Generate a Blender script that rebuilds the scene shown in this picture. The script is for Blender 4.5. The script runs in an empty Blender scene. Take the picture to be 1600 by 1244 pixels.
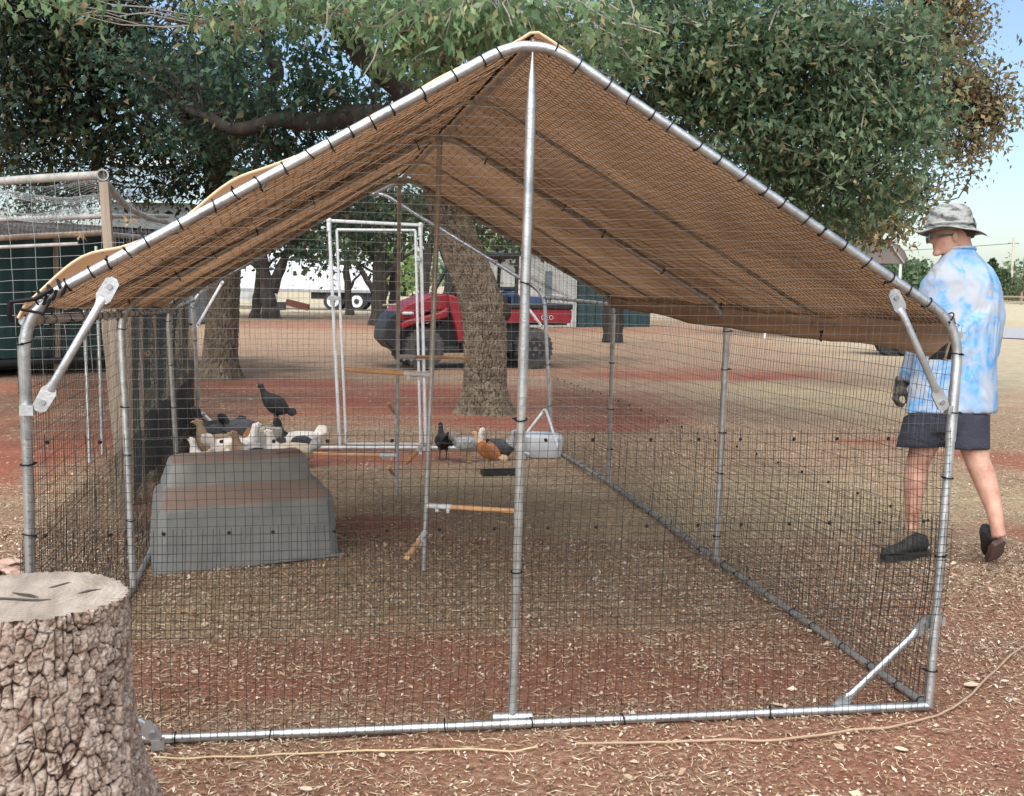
import bpy, math, random
import numpy as np
from mathutils import Vector, Matrix, noise

random.seed(7); RNG = np.random.default_rng(7)
S = bpy.context.scene
COL = S.collection
PI = math.pi

# ------------------------------------------------------------------ camera
CAMP = np.array([-0.7292, -3.5153, 1.4532]); YAW, PITCH, ROLL, FPX = 0.1942, -0.0988, 0.0162, 1765.9
_f = np.array([math.sin(YAW)*math.cos(PITCH), math.cos(YAW)*math.cos(PITCH), math.sin(PITCH)])
_r = np.array([math.cos(YAW), -math.sin(YAW), 0.0]); _u = np.cross(_r, _f)
CR = _r*math.cos(ROLL)+_u*math.sin(ROLL); CU = -_r*math.sin(ROLL)+_u*math.cos(ROLL); CF = _f
cam = bpy.data.cameras.new('camera'); cam.sensor_width = 36; cam.lens = FPX/1600*36
cam.clip_start = 0.05; cam.clip_end = 3000
camo = bpy.data.objects.new('camera', cam); COL.objects.link(camo); S.camera = camo
camo.matrix_world = Matrix(((CR[0], CU[0], -CF[0], CAMP[0]), (CR[1], CU[1], -CF[1], CAMP[1]), (CR[2], CU[2], -CF[2], CAMP[2]), (0, 0, 0, 1)))

# ------------------------------------------------------------------ light
W = bpy.data.worlds.new('World'); S.world = W; W.use_nodes = True
nt = W.node_tree; nt.nodes.clear()
SUN_EL, SUN_AZ = math.radians(52), math.radians(205)     # azimuth clockwise from +Y
sky = nt.nodes.new('ShaderNodeTexSky'); sky.sky_type = 'NISHITA'; sky.sun_disc = False
sky.sun_elevation = SUN_EL; sky.sun_rotation = SUN_AZ; sky.air_density = 1.0; sky.dust_density = 1.3; sky.ozone_density = 2.0
bg = nt.nodes.new('ShaderNodeBackground'); bg.inputs['Strength'].default_value = 0.075
ow = nt.nodes.new('ShaderNodeOutputWorld')
nt.links.new(sky.outputs[0], bg.inputs[0]); nt.links.new(bg.outputs[0], ow.inputs[0])
sd = bpy.data.lights.new('sun', 'SUN'); sd.energy = 2.7; sd.angle = math.radians(95); sd.color = (1.0, 0.955, 0.89)
so = bpy.data.objects.new('sun', sd); COL.objects.link(so)
sdir = Vector((math.sin(SUN_AZ)*math.cos(SUN_EL), math.cos(SUN_AZ)*math.cos(SUN_EL), math.sin(SUN_EL)))
so.rotation_euler = sdir.to_track_quat('Z', 'Y').to_euler()
S.view_settings.view_transform = 'Standard'; S.view_settings.look = 'None'
S.view_settings.gamma = 1; S.view_settings.use_curve_mapping = False
S.view_settings.exposure = 1.36
S.render.engine = 'CYCLES'

# ------------------------------------------------------------------ geometry of the view -> world points
def ray(px, py): return CF + CR*((px-800)/FPX) - CU*((py-622)/FPX)
def at(px, py, d): return CAMP + ray(px, py)*d
def gp(px, py, z=0.0):
    q = ray(px, py); return CAMP + q*((z-CAMP[2])/q[2])
def pl(px, py, y):
    q = ray(px, py); return CAMP + q*((y-CAMP[1])/q[1])
def gd(px, d, z=0.0):
    "ground point seen in column px at depth d"
    py = 450
    for _ in range(6):
        p = at(px, py, d); py += (p[2]-z)/d*FPX
    p = at(px, py, d); p[2] = z; return p
def vec(*a): return np.array(a, float)
def nrm(v): v = np.asarray(v, float); return v/(np.linalg.norm(v)+1e-12)

# ------------------------------------------------------------------ objects
INV = {}
def tag(o, label=None, cat=None, group=None, kind=None):
    if label: o['label'] = label
    if cat: o['category'] = cat
    if group: o['group'] = group
    if kind: o['kind'] = kind
    return o
def thing(name, label, cat, loc=(0, 0, 0), rz=0.0, group=None, local=False):
    o = bpy.data.objects.new(name, None); COL.objects.link(o); o.empty_display_size = .1
    o.location = Vector(loc); o.rotation_euler = (0, 0, rz)
    INV[o.name] = Matrix.Identity(4) if local else (Matrix.Translation(Vector(loc)) @ Matrix.Rotation(rz, 4, 'Z')).inverted()
    return tag(o, label, cat, group)
def link(name, me, parent=None, label=None, kind=None, mat=None, world=True):
    if mat is not None and len(me.materials) == 0: me.materials.append(mat)
    o = bpy.data.objects.new(name, me); COL.objects.link(o)
    if parent is not None:
        o.parent = parent
        if parent.name in INV:
            M = INV[parent.name]; INV[o.name] = M
            if M != Matrix.Identity(4) and world: me.transform(M)
    else: INV[o.name] = Matrix.Identity(4)
    if label: o['label'] = label
    if kind: o['kind'] = kind
    return o

class MB:
    def __init__(s): s.v = []; s.f = []; s.m = []; s.mi = 0
    def add(s, vs, fs):
        b = len(s.v); s.v += [tuple(map(float, p)) for p in vs]; s.f += [tuple(i+b for i in f) for f in fs]; s.m += [s.mi]*len(fs); return s
    def box(s, c, size, R=None):
        c = np.asarray(c, float); h = np.asarray(size, float)/2
        R = np.eye(3) if R is None else np.asarray(R, float)
        vs = [c + R @ (h*np.array([x, y, z])) for x in (-1, 1) for y in (-1, 1) for z in (-1, 1)]
        return s.add(vs, [(0, 1, 3, 2), (4, 6, 7, 5), (0, 4, 5, 1), (2, 3, 7, 6), (0, 2, 6, 4), (1, 5, 7, 3)])
    def beam(s, a, b, w, h, up=(0, 0, 1)):
        a = np.asarray(a, float); b = np.asarray(b, float); d = nrm(b-a)
        x = nrm(np.cross(d, up)); z = np.cross(x, d)
        return s.box((a+b)/2, (w, np.linalg.norm(b-a), h), np.array([x, d, z]).T)
    def tube(s, pts, r, n=8, caps=True, sq=None):
        pts = [np.asarray(p, float) for p in pts]; k = len(pts)
        rs = [r]*k if np.isscalar(r) else list(r)
        T = [nrm(pts[min(i+1, k-1)]-pts[max(i-1, 0)]) for i in range(k)]
        ref = vec(0, 0, 1) if abs(T[0][2]) < .9 else vec(1, 0, 0)
        x = nrm(np.cross(T[0], ref)); vs = []
        for i in range(k):
            x = nrm(x-T[i]*np.dot(x, T[i])); y = np.cross(T[i], x)
            ra, rb = (rs[i], rs[i]) if np.isscalar(rs[i]) else rs[i]
            for j in range(n):
                a = 2*PI*j/n; vs.append(pts[i]+x*math.cos(a)*ra+y*math.sin(a)*rb)
        fs = [(i*n+j, i*n+(j+1) % n, (i+1)*n+(j+1) % n, (i+1)*n+j) for i in range(k-1) for j in range(n)]
        if caps: fs += [tuple(range(n))[::-1], tuple((k-1)*n+j for j in range(n))]
        return s.add(vs, fs)
    def loft(s, st, n=16, caps=True):
        "stations: (centre, axis_a vector, axis_b vector)"
        vs = []
        for c, a, b in st:
            c, a, b = map(lambda q: np.asarray(q, float), (c, a, b))
            for j in range(n):
                t = 2*PI*j/n; vs.append(c+a*math.cos(t)+b*math.sin(t))
        k = len(st)
        fs = [(i*n+j, i*n+(j+1) % n, (i+1)*n+(j+1) % n, (i+1)*n+j) for i in range(k-1) for j in range(n)]
        if caps: fs += [tuple(range(n))[::-1], tuple((k-1)*n+j for j in range(n))]
        return s.add(vs, fs)
    def ball(s, c, r, n=12, R=None):
        c = np.asarray(c, float); r = np.ones(3)*r if np.isscalar(r) else np.asarray(r, float)
        R = np.eye(3) if R is None else np.asarray(R); m = max(4, n//2); vs = [c+R@(vec(0, 0, -1)*r)]
        for i in range(1, m):
            p = -PI/2+PI*i/m
            for j in range(n):
                a = 2*PI*j/n; vs.append(c+R@(np.array([math.cos(a)*math.cos(p), math.sin(a)*math.cos(p), math.sin(p)])*r))
        vs.append(c+R@(vec(0, 0, 1)*r)); fs = []
        for j in range(n): fs.append((0, 1+(j+1) % n, 1+j))
        for i in range(m-2):
            for j in range(n): a = 1+i*n; fs.append((a+j, a+(j+1) % n, a+n+(j+1) % n, a+n+j))
        a = 1+(m-2)*n
        for j in range(n): fs.append((a+j, a+(j+1) % n, len(vs)-1))
        return s.add(vs, fs)
    def grid(s, P, thick=0):
        P = np.asarray(P, float); a, b = P.shape[:2]
        return s.add(P.reshape(-1, 3), [(i*b+j, i*b+j+1, (i+1)*b+j+1, (i+1)*b+j) for i in range(a-1) for j in range(b-1)])
    def mesh(s, name, mats=None, smooth=True):
        me = bpy.data.meshes.new(name); me.from_pydata(s.v, [], s.f)
        if mats is not None:
            for m in (mats if isinstance(mats, (list, tuple)) else [mats]): me.materials.append(m)
            if isinstance(mats, (list, tuple)): me.polygons.foreach_set('material_index', s.m)
        if smooth:
            me.polygons.foreach_set('use_smooth', [True]*len(me.polygons))
            me.set_sharp_from_angle(angle=math.radians(42))
        me.update(); return me
    def build(s, name, mat, parent=None, label=None, kind=None, smooth=True):
        return link(name, s.mesh(name, mat, smooth), parent, label, kind)

def np_mesh(name, V, F, mat, cols=None, smooth=False, vattr=None):
    "fast mesh from arrays, F (m,k) uniform"
    V = np.asarray(V, np.float32); F = np.asarray(F, np.int32); m, k = F.shape
    me = bpy.data.meshes.new(name); me.vertices.add(len(V)); me.vertices.foreach_set('co', V.ravel())
    me.loops.add(m*k); me.loops.foreach_set('vertex_index', F.ravel())
    me.polygons.add(m); me.polygons.foreach_set('loop_start', np.arange(0, m*k, k, dtype=np.int32))
    me.polygons.foreach_set('use_smooth', np.full(m, smooth))
    me.update(calc_edges=True)
    if cols is not None:
        a = me.attributes.new('col', 'FLOAT_COLOR', 'FACE')
        c = np.ones((m, 4), np.float32); c[:, :3] = cols; a.data.foreach_set('color', c.ravel())
    if vattr:
        for nme, arr in vattr.items():
            a = me.attributes.new(nme, 'FLOAT', 'POINT'); a.data.foreach_set('value', np.asarray(arr, np.float32))
    me.materials.append(mat); return me

def wires_mesh(name, lines, mat):
    "lines: list of (pts (n,3), r); three-sided strands"
    VV = []; FF = []; b = 0
    for P, r in lines:
        P = np.asarray(P, float); n = len(P)
        T = np.gradient(P, axis=0); T /= np.linalg.norm(T, axis=1, keepdims=True)+1e-9
        ref = vec(0.31, 0.94, 0.1); ref = ref if abs(nrm(T[0])@ref) < .95 else vec(1, 0, .2)
        x = np.cross(T, ref); x /= np.linalg.norm(x, axis=1, keepdims=True); y = np.cross(T, x)
        for a in (0, 2*PI/3, 4*PI/3): VV.append(P+(x*math.cos(a)+y*math.sin(a))*r)
        i = np.arange(n-1)
        for j in range(3):
            p, q = b+j*n, b+((j+1) % 3)*n
            FF.append(np.stack([p+i, q+i, q+i+1, p+i+1], 1))
        b += 3*n
    return np_mesh(name, np.concatenate(VV), np.concatenate(FF), mat)

# ------------------------------------------------------------------ materials
def L(*c): return tuple(((x/255+.055)/1.055)**2.4 if x > 10 else x/255/12.92 for x in c)
MATS = {}
def mat(name, base, rough=.6, metal=0, spec=None):
    if name in MATS: return MATS[name]
    m = bpy.data.materials.new(name); m.use_nodes = True; b = m.node_tree.nodes['Principled BSDF']
    b.inputs['Base Color'].default_value = (*base, 1); b.inputs['Roughness'].default_value = rough; b.inputs['Metallic'].default_value = metal
    if spec is not None: b.inputs['Specular IOR Level'].default_value = spec
    MATS[name] = m; return m
def N(m, t, **kw):
    n = m.node_tree.nodes.new('ShaderNode'+t)
    for k, v in kw.items():
        if k in n.inputs: n.inputs[k].default_value = v
        else: setattr(n, k, v)
    return n
def LK(m, a, b): m.node_tree.links.new(a, b)
def ramp(m, fac, stops):
    r = N(m, 'ValToRGB'); e = r.color_ramp.elements
    while len(e) < len(stops): e.new(.5)
    for i, (p, c) in enumerate(stops): e[i].position = p; e[i].color = (*c, 1)
    LK(m, fac, r.inputs[0]); return r
def noisy(name, cols, scale=8, rough=.7, metal=0, bump=.2, detail=6, dist=.01, stretch=(1, 1, 1), scale2=None, rr=None, coord='Object'):
    "procedural material: two noises drive a colour ramp and a bump"
    if name in MATS: return MATS[name]
    m = mat(name, cols[0], rough, metal); b = m.node_tree.nodes['Principled BSDF']
    tc = N(m, 'TexCoord'); mp = N(m, 'Mapping'); mp.inputs['Scale'].default_value = stretch
    LK(m, tc.outputs[coord], mp.inputs[0])
    n1 = N(m, 'TexNoise', Scale=scale, Detail=detail, Roughness=.6); LK(m, mp.outputs[0], n1.inputs['Vector'])
    k = len(cols); r = ramp(m, n1.outputs['Fac'], [(.3+.4*i/(max(k-1, 1)), c) for i, c in enumerate(cols)])
    LK(m, r.outputs[0], b.inputs['Base Color'])
    n2 = N(m, 'TexNoise', Scale=scale2 or scale*6, Detail=5, Roughness=.65); LK(m, mp.outputs[0], n2.inputs['Vector'])
    bp = N(m, 'Bump', Strength=bump, Distance=dist); LK(m, n2.outputs['Fac'], bp.inputs['Height']); LK(m, bp.outputs[0], b.inputs['Normal'])
    if rr:
        mr = N(m, 'MapRange'); mr.inputs['To Min'].default_value = rr[0]; mr.inputs['To Max'].default_value = rr[1]
        LK(m, n2.outputs['Fac'], mr.inputs['Value']); LK(m, mr.outputs[0], b.inputs['Roughness'])
    return m
def attr_mat(name, rough=.6, transl=0.0, noise_amt=.25, spec=.3):
    "colour from the mesh's own 'col' face colour, slightly varied; optional light coming through"
    m = mat(name, (.5, .5, .5), rough, 0, spec); b = m.node_tree.nodes['Principled BSDF']
    a = N(m, 'Attribute', attribute_name='col'); LK(m, a.outputs['Color'], b.inputs['Base Color'])
    if transl:
        t = N(m, 'BsdfTranslucent'); LK(m, a.outputs['Color'], t.inputs[0]); mx = N(m, 'MixShader'); mx.inputs[0].default_value = transl
        LK(m, b.outputs[0], mx.inputs[1]); LK(m, t.outputs[0], mx.inputs[2])
        LK(m, mx.outputs[0], m.node_tree.nodes['Material Output'].inputs[0])
    return m

GALV = noisy('galvanised_steel', [(.30, .32, .33), (.46, .48, .49), (.6, .62, .63)], 14, .36, .85, .12, rr=(.28, .5))
GALV_OLD = noisy('dull_galvanised', [(.28, .28, .27), (.4, .4, .38), (.5, .5, .48)], 25, .5, .7, .08)
PAINTWHITE = noisy('white_plastic_pipe', [(.46, .47, .47), (.62, .63, .63)], 20, .35, 0, .03)
WIRE = mat('dark_wire', (.014, .014, .012), .6, 0, .25)
WIRE_UP = mat('plain_wire', (.1, .1, .095), .5, .3)
WIRE_LT = mat('grey_wire', (.16, .165, .165), .5, .3)
HEXW = mat('hex_wire', (.04, .026, .018), .7, 0, .15)
TIE = mat('zip_tie_black', (.008, .008, .009), .6, 0, .2)
BOLT = mat('bolt_steel', (.3, .3, .31), .4, .8)
PVC = noisy('weathered_pvc', [(.2, .19, .165), (.33, .32, .29), (.45, .44, .41)], 9, .55, 0, .05)
OLDWOOD = noisy('weathered_wood', [(.12, .09, .065), (.23, .18, .13), (.31, .25, .19)], 6, .85, 0, .4, stretch=(1, 1, .12))
DOWEL = noisy('pine_dowel', [(.5, .27, .12), (.66, .4, .2)], 10, .6, 0, .1, stretch=(1, 1, 1))
GREEN_TARP = noisy('green_tarp', [(.003, .016, .015), (.005, .028, .025), (.008, .038, .033)], 2.5, .6, 0, .3, dist=.03)
BLACKPL = noisy('black_plastic', [(.012, .012, .013), (.022, .022, .023)], 12, .5, 0, .1)
# ------------------------------------------------------------------ ground
def hgt(x, y):
    x = np.asarray(x, float); y = np.asarray(y, float)
    far = np.clip((y-40)/140, 0, 1); rt = np.clip((x+y*.0-10)/60, 0, 1)
    return 1.0*far*far*(3-2*far)*(.35+.65*rt)*1.0
def vnoise(x, y, s, seed=0):
    x = np.asarray(x)*s+seed*17.3; y = np.asarray(y)*s+seed*7.7
    xi = np.floor(x).astype(np.int64); yi = np.floor(y).astype(np.int64); fx = x-xi; fy = y-yi
    fx = fx*fx*(3-2*fx); fy = fy*fy*(3-2*fy)
    def h(a, b):
        n = (a*374761393+b*668265263+seed*1442695) & 0x7fffffff
        n = ((n ^ (n >> 13))*1274126177) & 0x7fffffff; return ((n ^ (n >> 16)) & 0xffff)/65535.0
    return (h(xi, yi)*(1-fx)+h(xi+1, yi)*fx)*(1-fy)+(h(xi, yi+1)*(1-fx)+h(xi+1, yi+1)*fx)*fy
def fbm(x, y, s, o=4, seed=0): return sum(vnoise(x, y, s*2**i, seed+i)/2**i for i in range(o))/sum(1/2**i for i in range(o))
# bare red earth patches: pixel centre + metres
RED = []
def redpatch(px, py, rx, ry, amt, ang=0): g = gp(px, py); RED.append((g[0], g[1], rx, ry, amt, ang))
redpatch(560, 625, 3.4, 2.2, 1.0); redpatch(740, 640, 2.6, 1.6, .9); redpatch(850, 655, 1.6, .8, 1.0); redpatch(400, 610, 1.6, 2.0, 1.)
redpatch(1090, 585, 2.2, 1.3, .95); redpatch(950, 580, 2.5, 1.2, .6); redpatch(960, 660, 1.0, .6, .9)
redpatch(20, 690, 1.0, 2.6, 1.1); redpatch(60, 620, 2.0, 2.5, 1.0); redpatch(1590, 720, .5, .6, .9); redpatch(1560, 635, 1.0, .4, .7)
redpatch(1400, 690, .7, .22, .8); redpatch(600, 822, .35, .28, .8); redpatch(1090, 965, .8, .32, .62); redpatch(880, 945, .5, .3, .55)
redpatch(1560, 960, .6, .35, .6); redpatch(1000, 1060, 1.1, .3, .75); redpatch(500, 1040, .9, .3, .7); redpatch(1500, 1200, .6, .2, .7); redpatch(1200, 1230, .6, .2, .6); redpatch(350, 1230, .5, .2, .6); redpatch(480, 715, 1.3, .5, 1.0)
redpatch(500, 490, 9, 8, .5); redpatch(700, 1010, 2.0, .5, .6); redpatch(900, 1225, 2.2, .35, .6); redpatch(1560, 1080, .8, .5, .6); redpatch(1595, 830, .3, .35, .7); redpatch(800, 1195, 2.2, .3, .5); redpatch(1150, 520, 5, 1.6, .45)
redpatch(300, 790, .35, .8, .8); redpatch(1480, 1080, .5, .3, .55); redpatch(700, 510, 8, 5, .6)
def redness(x, y):
    n = fbm(x, y, .9, 5, 3); r = np.zeros_like(np.asarray(x, float))
    wx = (fbm(x, y, 1.3, 3, 11)-.5)*.9; wy = (fbm(x, y, 1.3, 3, 19)-.5)*.6
    for cx, cy, rx, ry, a, an in RED:
        k = min(1, ry*1.5); q = ((x+wx*min(1, rx)-cx)/rx)**2+((y+wy*k-cy)/ry)**2
        r = np.maximum(r, a*np.clip(1.55-q, 0, 1)**.7)
    return np.clip(r*(.55+.9*n)-.12+.28*(fbm(x, y, 4.5, 3, 31)-.5), 0, 1)

def patches(lst, x, y, seed):
    r = np.zeros_like(np.asarray(x, float)); wx = (fbm(x, y, 1.1, 4, seed)-.5)*1.6
    for px, py, rx, ry, a in lst:
        g = gp(px, py); q = ((x+wx*min(1.5, rx)-g[0])/rx)**2+((y+wx*min(1.5, ry)-g[1])/ry)**2; r = np.maximum(r, a*np.clip(1.5-q, 0, 1))
    return np.clip(r*(.5+1.0*fbm(x, y, 5, 4, seed+2)), 0, 1)
HAY = [(400, 900, .8, .35, 1.0), (560, 890, .8, .4, .9), (760, 770, 1.2, .7, .9), (900, 830, 1.0, .6, .9), (700, 880, .9, .4, .8), (600, 960, 1.2, .3, .8), (850, 900, 1.0, .5, .9), (1000, 960, .8, .3, .6), (330, 940, .6, .3, .9), (1330, 620, 2.2, 2.4, .8), (1200, 780, 1.4, 1.2, .7), (1520, 780, .5, .9, .7), (1030, 880, .7, .4, .6)]
TREE_SHADE = [(450, 492, 9, 7, .95), (700, 488, 9, 8, .95), (980, 492, 7, 6, .8), (330, 575, 1.4, 2.5, .8), (760, 560, 3, 2.2, .55), (200, 620, 1.6, 3.5, .7), (1090, 500, 6, 5, .5)]  # canopy shade painted into the ground colour, dark patches under and around the trees
m = mat('earth_and_straw', (.3, .2, .12), .95, 0, .15); b = m.node_tree.nodes['Principled BSDF']
tc = N(m, 'TexCoord'); a = N(m, 'Attribute', attribute_name='red'); fa = N(m, 'Attribute', attribute_name='field')
n1 = N(m, 'TexNoise', Scale=38, Detail=9, Roughness=.82); LK(m, tc.outputs['Object'], n1.inputs['Vector'])
mp = N(m, 'Mapping'); mp.inputs['Scale'].default_value = (1, .45, 1); LK(m, tc.outputs['Object'], mp.inputs[0])
n2 = N(m, 'TexNoise', Scale=9, Detail=10, Roughness=.8); LK(m, mp.outputs[0], n2.inputs['Vector'])
straw = ramp(m, n1.outputs['Fac'], [(.34, (.085, .045, .028)), (.44, (.22, .135, .085)), (.54, (.38, .265, .17)), (.68, (.56, .45, .32))])
red = ramp(m, n1.outputs['Fac'], [(.32, (.15, .05, .03)), (.5, (.29, .105, .066)), (.64, (.36, .155, .105)), (.8, (.5, .31, .22))])
mx = N(m, 'MixRGB'); LK(m, a.outputs['Fac'], mx.inputs[0]); LK(m, straw.outputs[0], mx.inputs[1]); LK(m, red.outputs[0], mx.inputs[2])
fld = ramp(m, n2.outputs['Fac'], [(.3, (.28, .235, .15)), (.5, (.42, .365, .25)), (.7, (.54, .485, .35))])
hay = ramp(m, n1.outputs['Fac'], [(.34, (.14, .095, .052)), (.46, (.32, .245, .145)), (.58, (.48, .385, .24)), (.7, (.6, .51, .35))]); shade_ramp = ramp(m, n1.outputs['Fac'], [(.35, (.05, .036, .024)), (.55, (.13, .095, .062)), (.75, (.24, .18, .12))])
ah = N(m, 'Attribute', attribute_name='hay'); ad_ = N(m, 'Attribute', attribute_name='tree_shade')
mh = N(m, 'MixRGB'); LK(m, ah.outputs['Fac'], mh.inputs[0]); LK(m, mx.outputs[0], mh.inputs[1]); LK(m, hay.outputs[0], mh.inputs[2])
md = N(m, 'MixRGB'); LK(m, ad_.outputs['Fac'], md.inputs[0]); LK(m, mh.outputs[0], md.inputs[1]); LK(m, shade_ramp.outputs[0], md.inputs[2])
mx2 = N(m, 'MixRGB'); LK(m, fa.outputs['Fac'], mx2.inputs[0]); LK(m, md.outputs[0], mx2.inputs[1]); LK(m, fld.outputs[0], mx2.inputs[2])
n3 = N(m, 'TexNoise', Scale=2.2, Detail=4); LK(m, tc.outputs['Object'], n3.inputs['Vector'])
mr = N(m, 'MapRange'); mr.inputs['To Min'].default_value = .7; mr.inputs['To Max'].default_value = 1.25; LK(m, n3.outputs['Fac'], mr.inputs[0])
mm = N(m, 'VectorMath', operation='SCALE'); LK(m, mx2.outputs[0], mm.inputs[0]); LK(m, mr.outputs[0], mm.inputs['Scale'])
LK(m, mm.outputs[0], b.inputs['Base Color'])
bp = N(m, 'Bump', Strength=.9, Distance=.02); LK(m, n1.outputs['Fac'], bp.inputs['Height']); LK(m, bp.outputs[0], b.inputs['Normal'])
GROUND = m
def axis(lo, hi, fine_lo, fine_hi, step, grow=1.13):
    a = list(np.arange(fine_lo, fine_hi, step)); s = step; x = a[-1]
    while x < hi: s *= grow; x += s; a.append(x)
    s = step; x = a[0]
    while x > lo: s *= grow; x -= s; a.insert(0, x)
    return np.array(a)
gx = axis(-900, 900, -7, 9, .11); gy = axis(-60, 1500, -3.5, 16, .11, 1.08)
X, Y = np.meshgrid(gx, gy, indexing='ij')
near = np.exp(-np.clip(Y-14, 0, 99)/8)
def bumpz(x, y): return (fbm(x, y, 1.1, 4, 5)-.5)*.045+(fbm(x, y, 7, 3, 8)-.5)*.018
Z = hgt(X, Y)+bumpz(X, Y)*np.where(np.abs(X) < 30, 1, .3)-.005
nx, ny = X.shape; idx = np.arange(nx*ny).reshape(nx, ny)
F = np.stack([idx[:-1, :-1], idx[1:, :-1], idx[1:, 1:], idx[:-1, 1:]], -1).reshape(-1, 4)
fieldf = np.clip((Y-42+fbm(X, Y, .06, 3, 2)*10-5)/14, 0, 1)
fieldf = np.maximum(fieldf, np.clip((X-9.5-(Y-10)*.25+fbm(X, Y, .3, 3, 4)*3)/3, 0, 1)*.8)
me = np_mesh('ground', np.stack([X, Y, Z], -1).reshape(-1, 3), F, GROUND, smooth=True, vattr={'hay': patches(HAY, X, Y, 61).ravel(), 'tree_shade': patches(TREE_SHADE, X, Y, 71).ravel(), 'red': redness(X, Y).ravel()*(1-fieldf.ravel()), 'field': fieldf.ravel()})
tag(link('ground', me), kind='structure')

# road strip to the right, behind the walker
GRAVEL = noisy('grey_gravel', [(.2, .2, .21), (.3, .3, .31), (.42, .41, .41)], 40, .95, 0, .6)
mb = MB(); pts = []; RX0, RY0 = gp(1535, 527)[:2]
for i in range(40):
    t = i/39; x = RX0+t*60; yc = RY0+t*14+math.sin(t*5)*.8; w = 6.2+math.sin(t*9)*.4-5.4*max(0, 1-t*16)**1.5
    pts.append([(x, yc-w+.35*noise.noise((x, 1, 0)), 0), (x, yc, 0), (x, yc+w+.35*noise.noise((x, 9, 0)), 0)])
P = np.array(pts); 
fine = []
for row in P:
    fine.append([row[0]*(1-s)+row[2]*s for s in np.linspace(0, 1, 14)])
P = np.array(fine); P[..., 2] = hgt(P[..., 0], P[..., 1])+.03
mb.grid(P); tag(mb.build('gravel_road', GRAVEL), kind='structure')

# litter: dry leaves, straw and chips lying on the near ground
LITTER = attr_mat('dry_litter', .85)
def litter(name, n, region, kind, zoff=.0):
    ex = []; tot = 0
    while tot < n:
        k = n*3; px = RNG.uniform(-120, 1720, k); d = region[0]+(region[1]-region[0])*RNG.random(k)**region[2]
        x = CAMP[0]+CF[0]*d+CR[0]*(px-800)/FPX*d; y = CAMP[1]+CF[1]*d+CR[1]*(px-800)/FPX*d
        y += .0; r = redness(x, y); keep = RNG.random(k) < (1-.86*r)*(.35+.8*fbm(x, y, 1.7, 3, 41))
        keep &= (y > -2.9)
        ex.append(np.stack([x, y], 1)[keep]); tot += keep.sum()
    xy = np.concatenate(ex)[:n]; z = bumpz(xy[:, 0], xy[:, 1])+zoff
    n = len(xy); th = RNG.uniform(0, 2*PI, n); tilt = RNG.normal(0, .35, n); roll = RNG.normal(0, .35, n)
    if kind == 'leaf':
        l = .0028+.0075*RNG.random(n)**2; l = np.where(RNG.random(n) < .015, l*2.1, l); w = l*RNG.uniform(.3, .75, n)
        base = np.array([[-1, 0, 0], [-.2, -1, .25], [1, -.2, 0], [.3, 1, .35]])
        V = np.stack([base[:, 0][None]*l[:, None], base[:, 1][None]*w[:, None], base[:, 2][None]*w[:, None]], -1)
        k = 4; tone = np.array([(.42, .32, .23), (.32, .21, .14), (.19, .11, .07), (.52, .43, .34), (.36, .24, .16), (.27, .15, .1), (.24, .14, .09)])
    else:
        l = RNG.uniform(.01, .036, n); w = RNG.uniform(.0008, .0016, n)
        V = np.zeros((n, 4, 3)); V[:, 0, 0] = -l; V[:, 1, 0] = -l*.1; V[:, 1, 1] = -w*1.2; V[:, 2, 0] = l; V[:, 2, 2] = l*.12; V[:, 3, 0] = 0; V[:, 3, 1] = w*1.2
        bend = RNG.normal(0, .25, n)*l; V[:, 2, 1] += bend; V[:, 0, 1] += bend
        k = 4; tone = np.array([(.5, .41, .27), (.44, .35, .22), (.34, .26, .16), (.56, .48, .34)]); tilt *= .3
    c, s = np.cos(tilt), np.sin(tilt); x, y, zz = V[..., 0].copy(), V[..., 1].copy(), V[..., 2].copy()
    V[..., 0] = x*c[:, None]-zz*s[:, None]; V[..., 2] = x*s[:, None]+zz*c[:, None]; x = V[..., 0].copy(); zz = V[..., 2].copy()
    c, s = np.cos(roll), np.sin(roll); V[..., 1] = y*c[:, None]-zz*s[:, None]; V[..., 2] = y*s[:, None]+zz*c[:, None]; y = V[..., 1].copy()
    c, s = np.cos(th), np.sin(th); V[..., 0] = x*c[:, None]-y*s[:, None]; V[..., 1] = x*s[:, None]+y*c[:, None]
    V[..., 2] -= V[..., 2].min(1, keepdims=True)
    V[..., 0] += xy[:, :1]; V[..., 1] += xy[:, 1:]; V[..., 2] += z[:, None]-.001
    F = np.arange(n*4).reshape(n, 4); cols = tone[RNG.integers(0, len(tone), n)]*RNG.uniform(.75, 1.2, (n, 1))
    return V.reshape(-1, 3), F, cols
def litter_obj(name, sets):
    V, F, C, b = [], [], [], 0
    for v, f, c in sets: V.append(v); F.append(f+b); C.append(c); b += len(v)
    return tag(link(name, np_mesh(name, np.concatenate(V), np.concatenate(F), LITTER, np.concatenate(C))), kind='stuff')
tag(litter_obj('leaf_litter', [litter('a', 160000, (2.6, 6.5, .65), 'leaf'), litter('b', 60000, (5.5, 13, .7), 'leaf')]), 'small curled dry leaves and wood chips scattered over the red earth', 'leaf litter')
tag(litter_obj('straw', [litter('a', 36000, (2.6, 8.5, .9), 'straw', .002), litter('b', 40000, (7, 16, .8), 'straw', .002)]), 'thin dry straw and grass stalks strewn over the ground', 'straw')

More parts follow.
